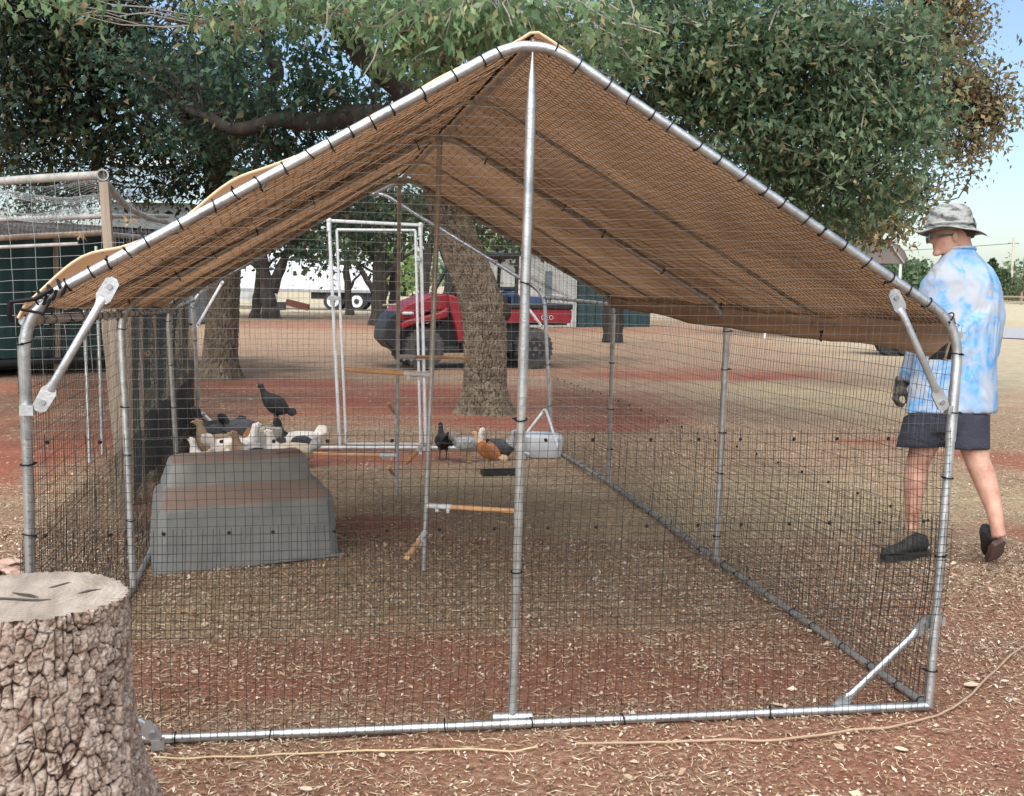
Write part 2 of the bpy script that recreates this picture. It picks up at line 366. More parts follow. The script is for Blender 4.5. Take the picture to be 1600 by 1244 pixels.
# ------------------------------------------------------------------ the run: frame corners
FY = [0.0, 2.0521, 4.2310, 6.2485]
def base(px, py): p = gp(px, py); p[2] = .02; return p
FR = [dict(LB=base(55, 1172), LE=pl(36, 483, 0), PK=pl(833, 52, 0), RE=pl(1500, 508, 0), RB=base(1450, 1112)),
      dict(LB=base(208, 925), LE=pl(188, 480, FY[1]), PK=pl(690, 203, FY[1]), RE=pl(1137, 487, FY[1]), RB=base(1118, 880)),
      dict(LB=base(279, 778), LE=pl(262, 478, FY[2]), PK=pl(627, 272, FY[2]), RE=pl(959, 468, FY[2]), RB=base(950, 757)),
      dict(LB=base(312, 703), LE=pl(302, 462, FY[3]), PK=pl(586, 295, FY[3]), RE=pl(850, 458, FY[3]), RB=base(862, 703))]
run = thing('chicken_run', 'large walk-in wire chicken run with galvanised pipe frame and tan roof cover', 'chicken run', (0, 3.1, 0))
TUBE_R = .0165
def lerp(a, b, t): return np.asarray(a)*(1-t)+np.asarray(b)*t
def bez(a, c, b, n=7): return [(1-t)**2*a+2*t*(1-t)*c+t*t*b for t in np.linspace(0, 1, n)]
def tube_obj(name, pts, r, mt, parent, n=12, **k): return MB().tube(pts, r, n).build(name, mt, parent, **k)
for i, f in enumerate(FR):
    mt = GALV if i in (0, 3) else GALV_OLD; r = TUBE_R
    for A, E in (('LB', 'LE'), ('RB', 'RE')):
        b0, e, pk = f[A], f[E], f['PK']
        lenp = np.linalg.norm(e-b0); lenr = np.linalg.norm(pk-e)
        pe = lerp(e, b0, .13/lenp); re = lerp(e, pk, .13/lenr); jm = lerp(e, b0, .36/lenp)
        tube_obj('post', [b0, jm], r*.93, mt, run)
        tube_obj('corner_elbow', [lerp(e, b0, .40/lenp)]+bez(pe, e, re)+[lerp(e, pk, .2/lenr)], r*1.06, mt, run)
        tube_obj('rafter', [lerp(e, pk, .19/lenr), lerp(pk, e, .15/lenr)], r, mt, run, 12)
    l = lerp(f['PK'], f['LE'], .16/1.7); rr = lerp(f['PK'], f['RE'], .16/1.7)
    tube_obj('ridge_elbow', [lerp(f['PK'], f['LE'], .24/1.7)]+bez(lerp(f['PK'], f['LE'], .09), f['PK'], lerp(f['PK'], f['RE'], .09), 9)+[lerp(f['PK'], f['RE'], .24/1.7)], r*1.06, mt, run)
# longitudinal rails
for i in range(3):
    a, c = FR[i], FR[i+1]
    for k, off in (('LB', 0), ('RB', 0), ('LE', -.035), ('RE', -.035), ('PK', -.04)):
        o = vec(0, 0, off); ins = {'LE': lerp(a['LE'], a['PK'], .04)-a['LE'], 'RE': lerp(a['RE'], a['PK'], .04)-a['RE']}.get(k, vec(0, 0, 0))
        tube_obj({'LB': 'ground_rail', 'RB': 'ground_rail', 'LE': 'eave_rail', 'RE': 'eave_rail', 'PK': 'ridge_rail'}[k], [a[k]+o+ins*0, c[k]+o+ins*0], .0135, GALV_OLD, run)
# bottom rails of the two end frames
z0 = vec(0, 0, .0)
fb0 = [FR[0]['LB'], FR[0]['RB']]; tube_obj('bottom_rail', fb0, .0155, GALV, run)
tube_obj('bottom_rail', [FR[3]['LB'], FR[3]['RB']], .014, PAINTWHITE, run)
# centre pole of the front frame, flattened at its tip
cb = base(800, 1130); ct = pl(832, 92, 0); ctt = pl(833, 62, 0)
def lp(a, b, *ts): return [lerp(a, b, t) for t in ts]
tube_obj('centre_pole', lp(cb, ct, 0, .52), .0148, GALV_OLD, run)
tube_obj('centre_pole', lp(cb, ct, .505, .93), .0165, GALV, run)
MB().tube([lerp(cb, ct, .93), lerp(cb, ct, .97), ct, ctt], [.0165, (.009, .012), (.004, .004), (.003, .003)], 12).build('pole_tip', GALV, run)
tube_obj('pipe_socket', [lerp(cb, FR[0]['RB'], -.045), lerp(cb, FR[0]['RB'], .045)], .0185, GALV, run)
# tarp bows (thin bent poles halfway between the frames)
for i in range(2):
    a, c = FR[i], FR[i+1]; le, re, pk = [lerp(a[k], c[k], .5) for k in ('LE', 'RE', 'PK')]
    dn = vec(0, 0, -.005)
    tube_obj('roof_bow', [le+dn, lerp(le, pk, .93)+dn]+bez(lerp(le, pk, .93)+dn, pk+dn, lerp(re, pk, .93)+dn, 5)[1:-1]+[lerp(re, pk, .93)+dn, re+dn], .008, GALV_OLD, run, 8)
# corner braces with flattened bolted ends
def brace(name, a, b, mt=GALV, r=.0125):
    a = np.asarray(a); b = np.asarray(b); d = b-a; ln = np.linalg.norm(d); u = d/ln; s = nrm(np.cross(u, (0, 1, 0))); n = np.cross(s, u)
    k_ = .55 if r < .0125 and mt is PAINTWHITE else 1.0
    o = MB().loft([(a+u*.05*k_, s*.021*k_, n*.0025), (a+u*.085*k_, s*r, n*r), (b-u*.085*k_, s*r, n*r), (b-u*.05*k_, s*.021*k_, n*.0025)], 14).build(name, mt, run)
    for e_, q_ in ((a, u), (b, -u)):
        pr_ = [(-.012, -.008), (-.012, .008), (0, .021), (.055, .023), (.068, .016), (.068, -.016), (.055, -.023), (0, -.021)]
        m3 = MB(); vs_ = [e_+q_*x_*k_+s*y_*k_+n*z_ for z_ in (-.004, .004) for x_, y_ in pr_]; m3.add(vs_, [tuple(range(8))[::-1], tuple(range(8, 16))]+[(i_, (i_+1) % 8, 8+(i_+1) % 8, 8+i_) for i_ in range(8)])
        me3 = m3.mesh('brace_plate', mt, False); x3 = bpy.data.objects.new('brace_plate', me3); COL.objects.link(x3); x3.parent = o; me3.transform(INV[o.name])
    for p in (a+u*.018, b-u*.018):
        m2 = MB(); m2.tube([p-n*.012, p+n*.012], .009, 8)
        me = m2.mesh('bolt', BOLT); x = bpy.data.objects.new('bolt', me); COL.objects.link(x); x.parent = o; me.transform(INV[o.name])
    return o
brace('corner_brace', pl(176, 440, -.02), pl(62, 637, -.02)); brace('corner_brace', pl(1396, 458, -.02), pl(1474, 636, -.02))
brace('corner_brace', pl(1452, 968, -.02), pl(1303, 1110, -.02)); brace('corner_brace', pl(70, 1010, -.02), pl(245, 1152, -.02))
y3 = FY[3]-.03
brace('corner_brace', pl(815, 468, y3), pl(848, 512, y3), PAINTWHITE, .012); brace('corner_brace', pl(851, 640, y3), pl(808, 696, y3), PAINTWHITE, .012)
brace('corner_brace', pl(348, 440, y3), pl(308, 510, y3), PAINTWHITE, .012); brace('corner_brace', pl(316, 645, y3), pl(368, 697, y3), PAINTWHITE, .012)
brace('corner_brace', pl(853, 640, y3+.02), at(872, 700, 9.0), PAINTWHITE, .012)
# clamps at the brace ends
for px, py in ((44, 640), (1483, 640), (1463, 968), (1305, 1113), (248, 1160)):
    p = pl(px, py, 0); MB().box(p+vec(0, -.012, 0), (.038, .03, .03)).build('clamp', GALV, run)

# zip ties, one shared mesh
tm = MB(); vs = []; fs = []
n, k = 12, 4
for i in range(n):
    a = 2*PI*i/n
    for j in range(k):
        q = 2*PI*(j+.5)/k; rr = 1.12+math.cos(q)*.12; vs.append((math.cos(a)*rr, math.sin(a)*rr, math.sin(q)*.16))
for i in range(n):
    for j in range(k): fs.append((i*k+j, ((i+1) % n)*k+j, ((i+1) % n)*k+(j+1) % k, i*k+(j+1) % k))
tm.add(vs, fs); tm.box((1.35, 0, 0), (.5, .3, .4)); tm.box((1.7, .1, .05), (.5, .12, .2))
TIEM = tm.mesh('zip_tie', TIE)
def tie(p, d, r, rot=None):
    o = bpy.data.objects.new('zip_tie', TIEM); COL.objects.link(o); o.parent = run
    q = Vector(nrm(d)).to_track_quat('Z', 'Y').to_matrix().to_4x4() @ Matrix.Rotation(random.uniform(0, 6.28) if rot is None else rot, 4, 'Z') @ Matrix.Rotation(random.uniform(-.3, .3), 4, 'X')
    o.matrix_basis = INV[run.name] @ Matrix.Translation(Vector(p)) @ q @ Matrix.Scale(r, 4)
def ties(a, b, r, step, jit=.35, m=.05):
    ln = np.linalg.norm(b-a); t = m
    while t < ln-m: tie(lerp(a, b, t/ln), b-a, r); t += step*random.uniform(1-jit, 1+jit)
for i in range(4):
    f = FR[i]; st = (.085, .3, .35, .4)[i]
    ties(f['LE'], f['PK'], .018, st); ties(f['RE'], f['PK'], .018, st)
    for e, bb in (('LE', 'LB'), ('RE', 'RB')): ties(f[e], f[bb], .018, (.3, .28, .3, .4)[i], m=.1)
ties(cb, ct, .0175, .5, m=.5); ties(fb0[0], fb0[1], .0165, .42)
for i in range(3): ties(FR[i]['RB'], FR[i+1]['RB'], .015, .22); ties(FR[i]['RE']-vec(0, 0, .035), FR[i+1]['RE']-vec(0, 0, .035), .016, .2); ties(FR[i]['LE']-vec(0, 0, .035), FR[i+1]['LE']-vec(0, 0, .035), .016, .2)

# ------------------------------------------------------------------ wire mesh walls
def wob(p, a=.006): return p+np.stack([np.sin(p[:, 2]*7+p[:, 0]*3)*a*.5, np.sin(p[:, 0]*5+p[:, 2]*6+p[:, 1]*4)*a, np.zeros(len(p))], 1)
def wall(B0, B1, topf, step, h0, h1, r, hstep=None, off=(0, 0, 0), seg=.09, jit=.0022, a=.011, hr=None):
    "vertical strands from height h0 to min(h1, top), horizontal strands every hstep"
    B0, B1 = np.asarray(B0), np.asarray(B1); ln = np.linalg.norm((B1-B0)); n = int(ln/step); out = []; hstep = hstep or step
    off = np.asarray(off, float)
    def pt(s, h):
        t = topf(s); bt = lerp(B0, B1, s); H = t[2]-bt[2]; return bt+(t-bt)*(h/H)+off
    ph = random.random()
    ss = [(i+ph)/n+random.gauss(0, jit)/ln for i in range(n)]
    for s in ss:
        s = min(max(s, 0), 1); t = topf(s); H = t[2]-lerp(B0, B1, s)[2]; hh = min(h1, H)
        if hh-h0 < .03: continue
        k = max(3, int((hh-h0)/seg)+1); P = np.array([pt(s, h) for h in np.linspace(h0, hh, k)]); P = wob(P, a); P += RNG.normal(0, .0007, P.shape)
        out.append((P, r))
    h = h0
    while h < h1:
        S_ = np.linspace(0, 1, max(4, int(ln/seg))); ok = [s for s in S_ if topf(s)[2]-lerp(B0, B1, s)[2] > h-.001]
        if len(ok) > 2:
            P = np.array([pt(s, h) for s in ok]); P = wob(P, a); P[:, 2] += RNG.normal(0, .0008, len(P)) + np.sin(np.array(ok)*9+h*4)*.003
            out.append((P, hr or r))
        h += hstep
    return out
def gable_top(f):
    def t(s):
        return lerp(f['LE'], f['PK'], s*2) if s < .5 else lerp(f['PK'], f['RE'], s*2-1)
    return t
def eave_top(a, b): return lambda s: lerp(a, b, s)
R1 = .00095
fo = (0, -.02, 0)
gt = gable_top(FR[0])
link('upper_mesh', wires_mesh('m', wall(FR[0]['LB'], FR[0]['RB'], gt, .0285, .96, 2.3, R1*.42, .03, fo, hr=R1*.45), WIRE_UP), run, kind='stuff')
link('middle_mesh', wires_mesh('m', wall(FR[0]['LB'], FR[0]['RB'], gt, .0285, .33, .975, R1, .0275, (0, -.022, 0)), WIRE), run, kind='stuff')
link('lower_mesh', wires_mesh('m', wall(FR[0]['LB'], FR[0]['RB'], gt, .0285, .0, .68, R1, .0275, (0, -.027, 0), hr=R1*.55), WIRE), run, kind='stuff')
for sd_, off in (('R', .02), ('L', -.02)):
    for i in range(3):
        a, c = FR[i], FR[i+1]; tp = eave_top(a[sd_+'E'], c[sd_+'E'])
        l1 = wall(a[sd_+'B'], c[sd_+'B'], tp, .03, 0, 1.36, R1, .05, (off, 0, 0)); l2 = wall(a[sd_+'B'], c[sd_+'B'], tp, .03, 0, .64, R1, .028, (off*1.4, 0, 0))
        link('side_mesh', wires_mesh('m', l1, WIRE), run, kind='stuff'); link('side_skirt_mesh', wires_mesh('m', l2, WIRE), run, kind='stuff')
link('back_mesh', wires_mesh('m', wall(FR[3]['LB'], FR[3]['RB'], gable_top(FR[3]), .045, 0, 2.3, R1, .05, (0, .02, 0)), WIRE), run, kind='stuff')
# crimps where the mesh rolls are tied together
KN = MB().ball((0, 0, 0), (.007, .005, .006), 6).mesh('mesh_knot', TIE)
def knot(p):
    o = bpy.data.objects.new('mesh_knot', KN); COL.objects.link(o); o.parent = run
    o.matrix_basis = INV[run.name] @ Matrix.Translation(Vector(p)) @ Matrix.Rotation(random.uniform(0, 3), 4, 'Y')
for h in (.965, .68):
    for k in range(18):
        s = (k+.5+random.uniform(-.15, .15))/18
        b_ = lerp(FR[0]['LB'], FR[0]['RB'], s); knot(b_+vec(0.06*h*(s-.2), -.03, h-.02))
for i in range(3):
    for k in range(8): p = lerp(FR[i]['RB'], FR[i+1]['RB'], (k+.5)/8); knot(p+(FR[i]['RE']-FR[i]['RB'])*.47+vec(.02, 0, 0))

# ------------------------------------------------------------------ roof net (hexagons) and cover
def roof_pt(i, side, s, t):
    a, c = FR[i], FR[i+1]; e0, e1 = a[side], c[side]
    return lerp(lerp(e0, a['PK'], t), lerp(e1, c['PK'], t), s)
def hexnet(i, side, cell=.03):
    L0 = np.linalg.norm(FR[i]['PK']-FR[i][side]); D = FY[i+1]-FY[i]; out = []
    w = cell; h = cell*.86; nr = int(L0/(h*.75*1.155)); nc = int(D/w)
    def P(u, v):
        s = min(max(u/D, 0), 1); t = min(max(v/L0, 0), 1); p = roof_pt(i, side, s, t).copy()
        sag = .022*math.sin(PI*s)*math.sin(PI*t)+.012*noise.noise((u*2.2, v*2.2, i*3.+(side == 'LE')*9)); p[2] += -.004-sag
        j = noise.noise_vector((u*14, v*14, i*1.7)); p[0] += j[0]*.009; p[1] += j[1]*.009; return p
    rr = (.0011 if i == 0 else .0009)*(1 if side == 'RE' else .65); rowh = h
    for r_ in range(nr+1):
        v = r_*rowh; off = (r_ % 2)*.5
        zig = []
        for c in range(nc*2+2):
            u = (c*.5)*w; zz = v + (h*.28 if (c+(r_ % 2)) % 2 == 0 else 0); zig.append(P(u, zz))
        out.append((np.array(zig), rr))
        for c in range(nc+1):
            u = (c+off)*w
            out.append((np.array([P(u, v+h*.28), P(u, v+rowh)]), rr*1.25))
    return out
for i in range(3):
    for side in ('LE', 'RE'):
        link('roof_net', wires_mesh('m', hexnet(i, side, {'RE': (.03, .042, .05), 'LE': (.04, .055, .06)}[side][i]), HEXW), run, kind='stuff')

m = mat('tan_cover', (.4, .24, .13), .75, 0, .2); b = m.node_tree.nodes['Principled BSDF']
tc = N(m, 'TexCoord'); n1 = N(m, 'TexNoise', Scale=1.6, Detail=6, Roughness=.6); LK(m, tc.outputs['Object'], n1.inputs['Vector'])
r = ramp(m, n1.outputs['Fac'], [(.3, (.44, .325, .235)), (.5, (.54, .405, .295)), (.7, (.62, .475, .355))]); LK(m, r.outputs[0], b.inputs['Base Color'])
wv = N(m, 'TexWave', Scale=180); LK(m, tc.outputs['Object'], wv.inputs['Vector']); n2 = N(m, 'TexNoise', Scale=5, Detail=5); LK(m, tc.outputs['Object'], n2.inputs['Vector'])
ad = N(m, 'Math', operation='MULTIPLY_ADD'); ad.inputs[1].default_value = .03; LK(m, wv.outputs['Fac'], ad.inputs[0]); LK(m, n2.outputs['Fac'], ad.inputs[2])
bp = N(m, 'Bump', Strength=.5, Distance=.02); LK(m, ad.outputs[0], bp.inputs['Height']); LK(m, bp.outputs[0], b.inputs['Normal'])
tr = N(m, 'BsdfTranslucent'); LK(m, r.outputs[0], tr.inputs[0]); mx = N(m, 'MixShader'); mx.inputs[0].default_value = .7
LK(m, b.outputs[0], mx.inputs[1]); LK(m, tr.outputs[0], mx.inputs[2]); LK(m, mx.outputs[0], m.node_tree.nodes['Material Output'].inputs[0])
TAN = m
def frame_at(y):
    for i in range(2):
        if y <= FY[i+1] or i == 1:
            s = (y-FY[i])/(FY[i+1]-FY[i]); return {k: lerp(FR[i][k], FR[i+1][k], s) for k in ('LE', 'RE', 'PK')}
NU, NV = 150, 120; P = np.zeros((NU, NV, 3))
for a_ in range(NU):
    y = -.004+(FY[2]+.03+.004)*a_/(NU-1); f = frame_at(y); y0 = max(y, 0)
    lnL = np.linalg.norm(f['PK']-f['LE']); lnR = np.linalg.norm(f['PK']-f['RE'])
    for b_ in range(NV):
        # v from left eave (small lap) over the ridge to the right eave and its hanging flap
        v = b_/(NV-1); tot = .02+lnL+lnR+.13; q = v*tot-.02
        if q < 0: p = f['LE']+vec(0, 0, -.03)*(-q/.02)+vec(-.012, 0, 0)
        elif q < lnL: p = lerp(f['LE'], f['PK'], q/lnL)
        elif q < lnL+lnR: p = lerp(f['PK'], f['RE'], (q-lnL)/lnR)
        else: 
            h = q-lnL-lnR; p = f['RE']+vec(-.012-.25*h+.015*math.sin(y*2)*min(1, y), 0, -h*(1-.42*min(1, y/4.2)))
        p = p.copy(); tl = min(max(q/lnL, 0), 1); tr_ = min(max((q-lnL)/lnR, 0), 1)
        lift = .009+min(1, max(y, 0)/.3)*(.012+.010*noise.noise((p[0]*1.6, y*1.9, 2)))
        edge = math.exp(-max(y, 0)/.35); hump = 0
        if q < lnL: hump = edge*(.047*math.exp(-((tl-.12)/.075)**2)+.034*math.exp(-((tl-.41)/.08)**2)+.012*math.exp(-((tl-.62)/.06)**2)+.012*math.exp(-((tl-.8)/.06)**2)-.004)
        else: hump = edge*.002*math.sin(tr_*40)
        # cover sags between frames and bows, and is creased along the left slope
        per = abs(math.sin(PI*(y0/1.05))); sag = -.022*per*math.sin(PI*min(1, (tl if q < lnL else tr_)))
        crease = .012*noise.noise((y*1.1+p[0]*2.6, p[0]*5-y*.6, 4))*(1.6 if q < lnL else .7)+.013*abs(noise.noise((y*1.3+p[0]*1.2, p[0]*3.1+y*2.2, 9)))*(1.5 if q < lnL else 1.)*min(1, y0*3)
        p[2] += lift+hump+sag+crease; p[1] = y+.012*noise.noise((p[0]*3, 7, y))*edge; P[a_, b_] = p
mb = MB(); mb.grid(P); cover = mb.build('roof_cover', TAN, run)
md = cover.modifiers.new('thick', 'SOLIDIFY'); md.thickness = .0018
HEM = mat('pale_hem', (.62, .45, .28), .7)
hm = link('hem', MB().tube([P[0, j] for j in range(NV-8)], .0045, 6).mesh('hem', HEM), cover)
link('hem', MB().tube([P[i, NV-1] for i in range(0, NU, 3)], .004, 6).mesh('hem', mat('brown_hem', (.2, .12, .07), .8)), cover)
# black webbing lashing at the front left corner
mb = MB(); e = FR[0]['LE']
for k in range(3):
    t = k*.018; c = lerp(e, FR[0]['PK'], .03+t); d = nrm(FR[0]['PK']-e)
    mb.tube([c+vec(0, -.024, .0)+d*.01, c+vec(0, -.012, .028), c+vec(0, .02, .02), c+vec(0, .02, -.02), c+vec(0, -.022, -.018)+d*.02, c+vec(0, -.026, 0)+d*.03], .005, 6)
mb.tube([e+vec(-.03, -.02, .02), e+vec(.04, -.03, .03), e+vec(.09, -.03, .06)], .007, 6)
mb.tube([e+vec(-.03, -.02, .02), e+vec(-.033, -.02, -.02), e+vec(-.028, -.01, -.035)], .008, 6); mb.tube([e+vec(.0, -.03, .0), e+vec(.06, -.02, -.012), e+vec(.08, -.02, .03)], .005, 6)
mb.build('lashing_strap', TIE, run)
mb = MB(); e = FR[0]['RE']; mb.add([e+vec(-.02, .01, -.05), e+vec(-.02, .01, -.12), e+vec(-.1, .02, -.12), e+vec(-.02, .015, -.05), e+vec(-.02, .015, -.12), e+vec(-.1, .025, -.12)], [(0, 1, 2), (5, 4, 3), (0, 3, 4, 1), (1, 4, 5, 2), (2, 5, 3, 0)]); mb.build('corner_patch', TIE, run)
# little clips dangling from the flap
for px, py, yy in ((1283, 528, .95), (1138, 500, 2.0)):
    p = pl(px, py, yy); MB().tube([p+vec(0, 0, .03), p+vec(.006, 0, 0), p+vec(-.004, 0, -.012)], .008, 6).build('clip', TIE, run)

# door in the back wall
yb = FY[3]-.02
def pb(x, y, o=0): return pl(x, y, yb+o)
mb = MB()
df = [pb(531, 697), pb(514, 345), pb(657, 352), pb(665, 697)]
for a_, c_ in ((0, 1), (1, 2), (2, 3)): tube_obj('door_jamb' if a_ != 1 else 'door_lintel', [df[a_], df[c_]], .0145, PAINTWHITE, run)
for k in (1, 2): MB().ball(df[k], .026, 10).tube([df[k]-vec(0, 0, .09), df[k]], .02, 10).build('pipe_elbow', PAINTWHITE, run)
dl = [pb(541, 694, -.02), pb(526, 359, -.02), pb(649, 360, -.02), pb(657, 694, -.02)]
for a_, c_, nm in ((0, 1, 'door_stile'), (1, 2, 'door_rail'), (2, 3, 'door_stile'), (3, 0, 'door_rail')): tube_obj(nm, [dl[a_], dl[c_]], .0115, PAINTWHITE, run)
p = pb(522, 466, -.05); MB().box(p, (.1, .03, .035)).box(p+vec(-.02, -.02, -.03), (.03, .03, .05)).build('door_latch', GALV, run)
for y_ in (405, 560): p = pb(655, y_, -.03); MB().box(p, (.05, .02, .03)).build('hinge', GALV, run)

# ------------------------------------------------------------------ roost poles standing under the two inner ridges
def roost(name, label, basep, top, perches):
    t = thing(name, label, 'perch pole', basep, group='perch poles inside the run')
    MB().tube([basep, lerp(basep, top, .45)], .0115, 10).tube([lerp(basep, top, .44), top], .0135, 10).build('pole', GALV_OLD, t)
    MB().box(top-vec(0, 0, .01), (.05, .04, .03)).build('clamp', BOLT, t)
    for p0, p1, w in perches:
        d = nrm(p1-p0)
        pr = MB().tube([p0+d*.06, p1], w, 10).build('perch', DOWEL, t)
        link('perch_socket', MB().tube([p0, p0+d*.13], w*1.15, 10).box(p0+d*.05+vec(0, 0, -.02), (.015, .015, .02)).box(p0+d*.11+vec(0, 0, -.02), (.015, .015, .02)).mesh('perch_socket', PAINTWHITE), pr)
    return t
y1, y2 = FY[1], FY[2]
def q1(px, py, o=0): return pl(px, py, y1+o)
def q2(px, py, o=0): return pl(px, py, y2+o)
b1 = pl(662, 882, y1); b1[2] = .02
roost('perch_pole', 'grey perch pole nearer the camera, left of the front centre pole, with four wooden perches', b1, q1(688, 212),
      [(q1(668, 790), q1(812, 799, -.25), .0125), (q1(664, 832), q1(636, 871, -.35), .0125), (q1(672, 586), q1(538, 577, .12), .0125), (q1(667, 690), q1(636, 722, .3), .0125)])
b2 = pl(620, 780, y2)
roost('perch_pole', 'grey perch pole farther back, standing in front of the door frame', b2, q2(624, 285),
      [(q2(622, 712), q2(490, 709, .3), .0125), (q2(622, 557), q2(735, 560, .3), .0125), (q2(622, 655), q2(607, 630, -.25), .0125), (q2(620, 748), q2(607, 730, -.3), .0125)])
# eyelets in the cover's front hem
EYL = mat('eyelet_metal', (.7, .7, .7), .4, .5)
for j in (3, 9, 30, 88, 104):
    p = P[1, j]+vec(0, 0, .0); 
    if j < NV: link('eyelet', MB().tube([p-vec(0, .008, .004), p-vec(0, .010, .001)], .006, 8).mesh('eyelet', EYL), cover)
# ------------------------------------------------------------------ helpers for organic shapes
def remesh(mb, name, voxel, mt, parent, smooth=2, **k):
    me = mb.mesh('tmp', None, False); o = bpy.data.objects.new('tmp', me); COL.objects.link(o)
    r = o.modifiers.new('r', 'REMESH'); r.mode = 'VOXEL'; r.voxel_size = voxel; r.adaptivity = 0; r.use_smooth_shade = True
    if smooth: s = o.modifiers.new('s', 'SMOOTH'); s.iterations = smooth; s.factor = .5
    dg = bpy.context.evaluated_depsgraph_get(); m2 = bpy.data.meshes.new_from_object(o.evaluated_get(dg)); m2.name = name
    bpy.data.objects.remove(o); bpy.data.meshes.remove(me)
    m2.materials.clear(); m2.materials.append(mt); m2.polygons.foreach_set('use_smooth', [True]*len(m2.polygons))
    return link(name, m2, parent, **k)
def sm(t): return t*t*(3-2*t)

# ------------------------------------------------------------------ bark
def voro(u, v, seed, per=None):
    "distance to nearest and second nearest jittered cell point; u periodic with per cells"
    ui, vi = np.floor(u).astype(int), np.floor(v).astype(int); d1 = np.full(u.shape, 9.); d2 = np.full(u.shape, 9.); idn = np.zeros(u.shape)
    def h(a, b, s):
        if per: a = a % per
        n = (a*374761393+b*668265263+s*974634) & 0x7fffffff; n = ((n ^ (n >> 13))*1274126177) & 0x7fffffff
        return ((n ^ (n >> 16)) & 0xffff)/65535.
    for du in (-1, 0, 1):
        for dv in (-1, 0, 1):
            a, b = ui+du, vi+dv; x = a+.1+.8*h(a, b, seed); y = b+.1+.8*h(a, b, seed+1); d = np.hypot(u-x, v-y)
            n = d < d1; d2 = np.where(n, d1, np.minimum(d2, d)); idn = np.where(n, h(a, b, seed+2), idn); d1 = np.where(n, d, d1)
    return d1, d2, idn
def bark_mat(name, crack, pale, mid, brown, scale):
    m = mat(name, mid, .92, 0, .15); b = m.node_tree.nodes['Principled BSDF']
    a = N(m, 'Attribute', attribute_name='plate'); tc = N(m, 'TexCoord')
    n1 = N(m, 'TexNoise', Scale=scale, Detail=8, Roughness=.75); LK(m, tc.outputs['Object'], n1.inputs['Vector'])
    r = ramp(m, n1.outputs['Fac'], [(.34, brown), (.47, mid), (.62, pale)])
    n2 = N(m, 'TexNoise', Scale=scale*5, Detail=6, Roughness=.8); LK(m, tc.outputs['Object'], n2.inputs['Vector'])
    ad = N(m, 'Math', operation='MULTIPLY_ADD'); ad.inputs[1].default_value = .5; ad.inputs[2].default_value = -.25; LK(m, n2.outputs['Fac'], ad.inputs[0])
    a2 = N(m, 'Math', operation='ADD'); LK(m, a.outputs['Fac'], a2.inputs[0]); LK(m, ad.outputs[0], a2.inputs[1])
    r2 = ramp(m, a2.outputs[0], [(.0, (0, 0, 0)), (.35, (1, 1, 1))]); mx = N(m, 'MixRGB'); mx.inputs[1].default_value = (*crack, 1)
    LK(m, r2.outputs[0], mx.inputs[0]); LK(m, r.outputs[0], mx.inputs[2]); LK(m, mx.outputs[0], b.inputs['Base Color'])
    bp = N(m, 'Bump', Strength=1.0, Distance=.008); LK(m, n2.outputs['Fac'], bp.inputs['Height']); LK(m, bp.outputs[0], b.inputs['Normal'])
    return m
STUMPBARK = bark_mat('stump_bark', (.05, .024, .016), (.62, .51, .43), (.38, .28, .22), (.15, .08, .055), 34)
OAKBARK = bark_mat('oak_bark', (.05, .035, .025), (.25, .195, .14), (.15, .115, .08), (.085, .062, .042), 12)
DARKBARK = noisy('dark_bark', [(.016, .013, .011), (.032, .026, .021), (.06, .05, .04)], 6, .95, 0, .8, stretch=(1, 1, .35), dist=.04)
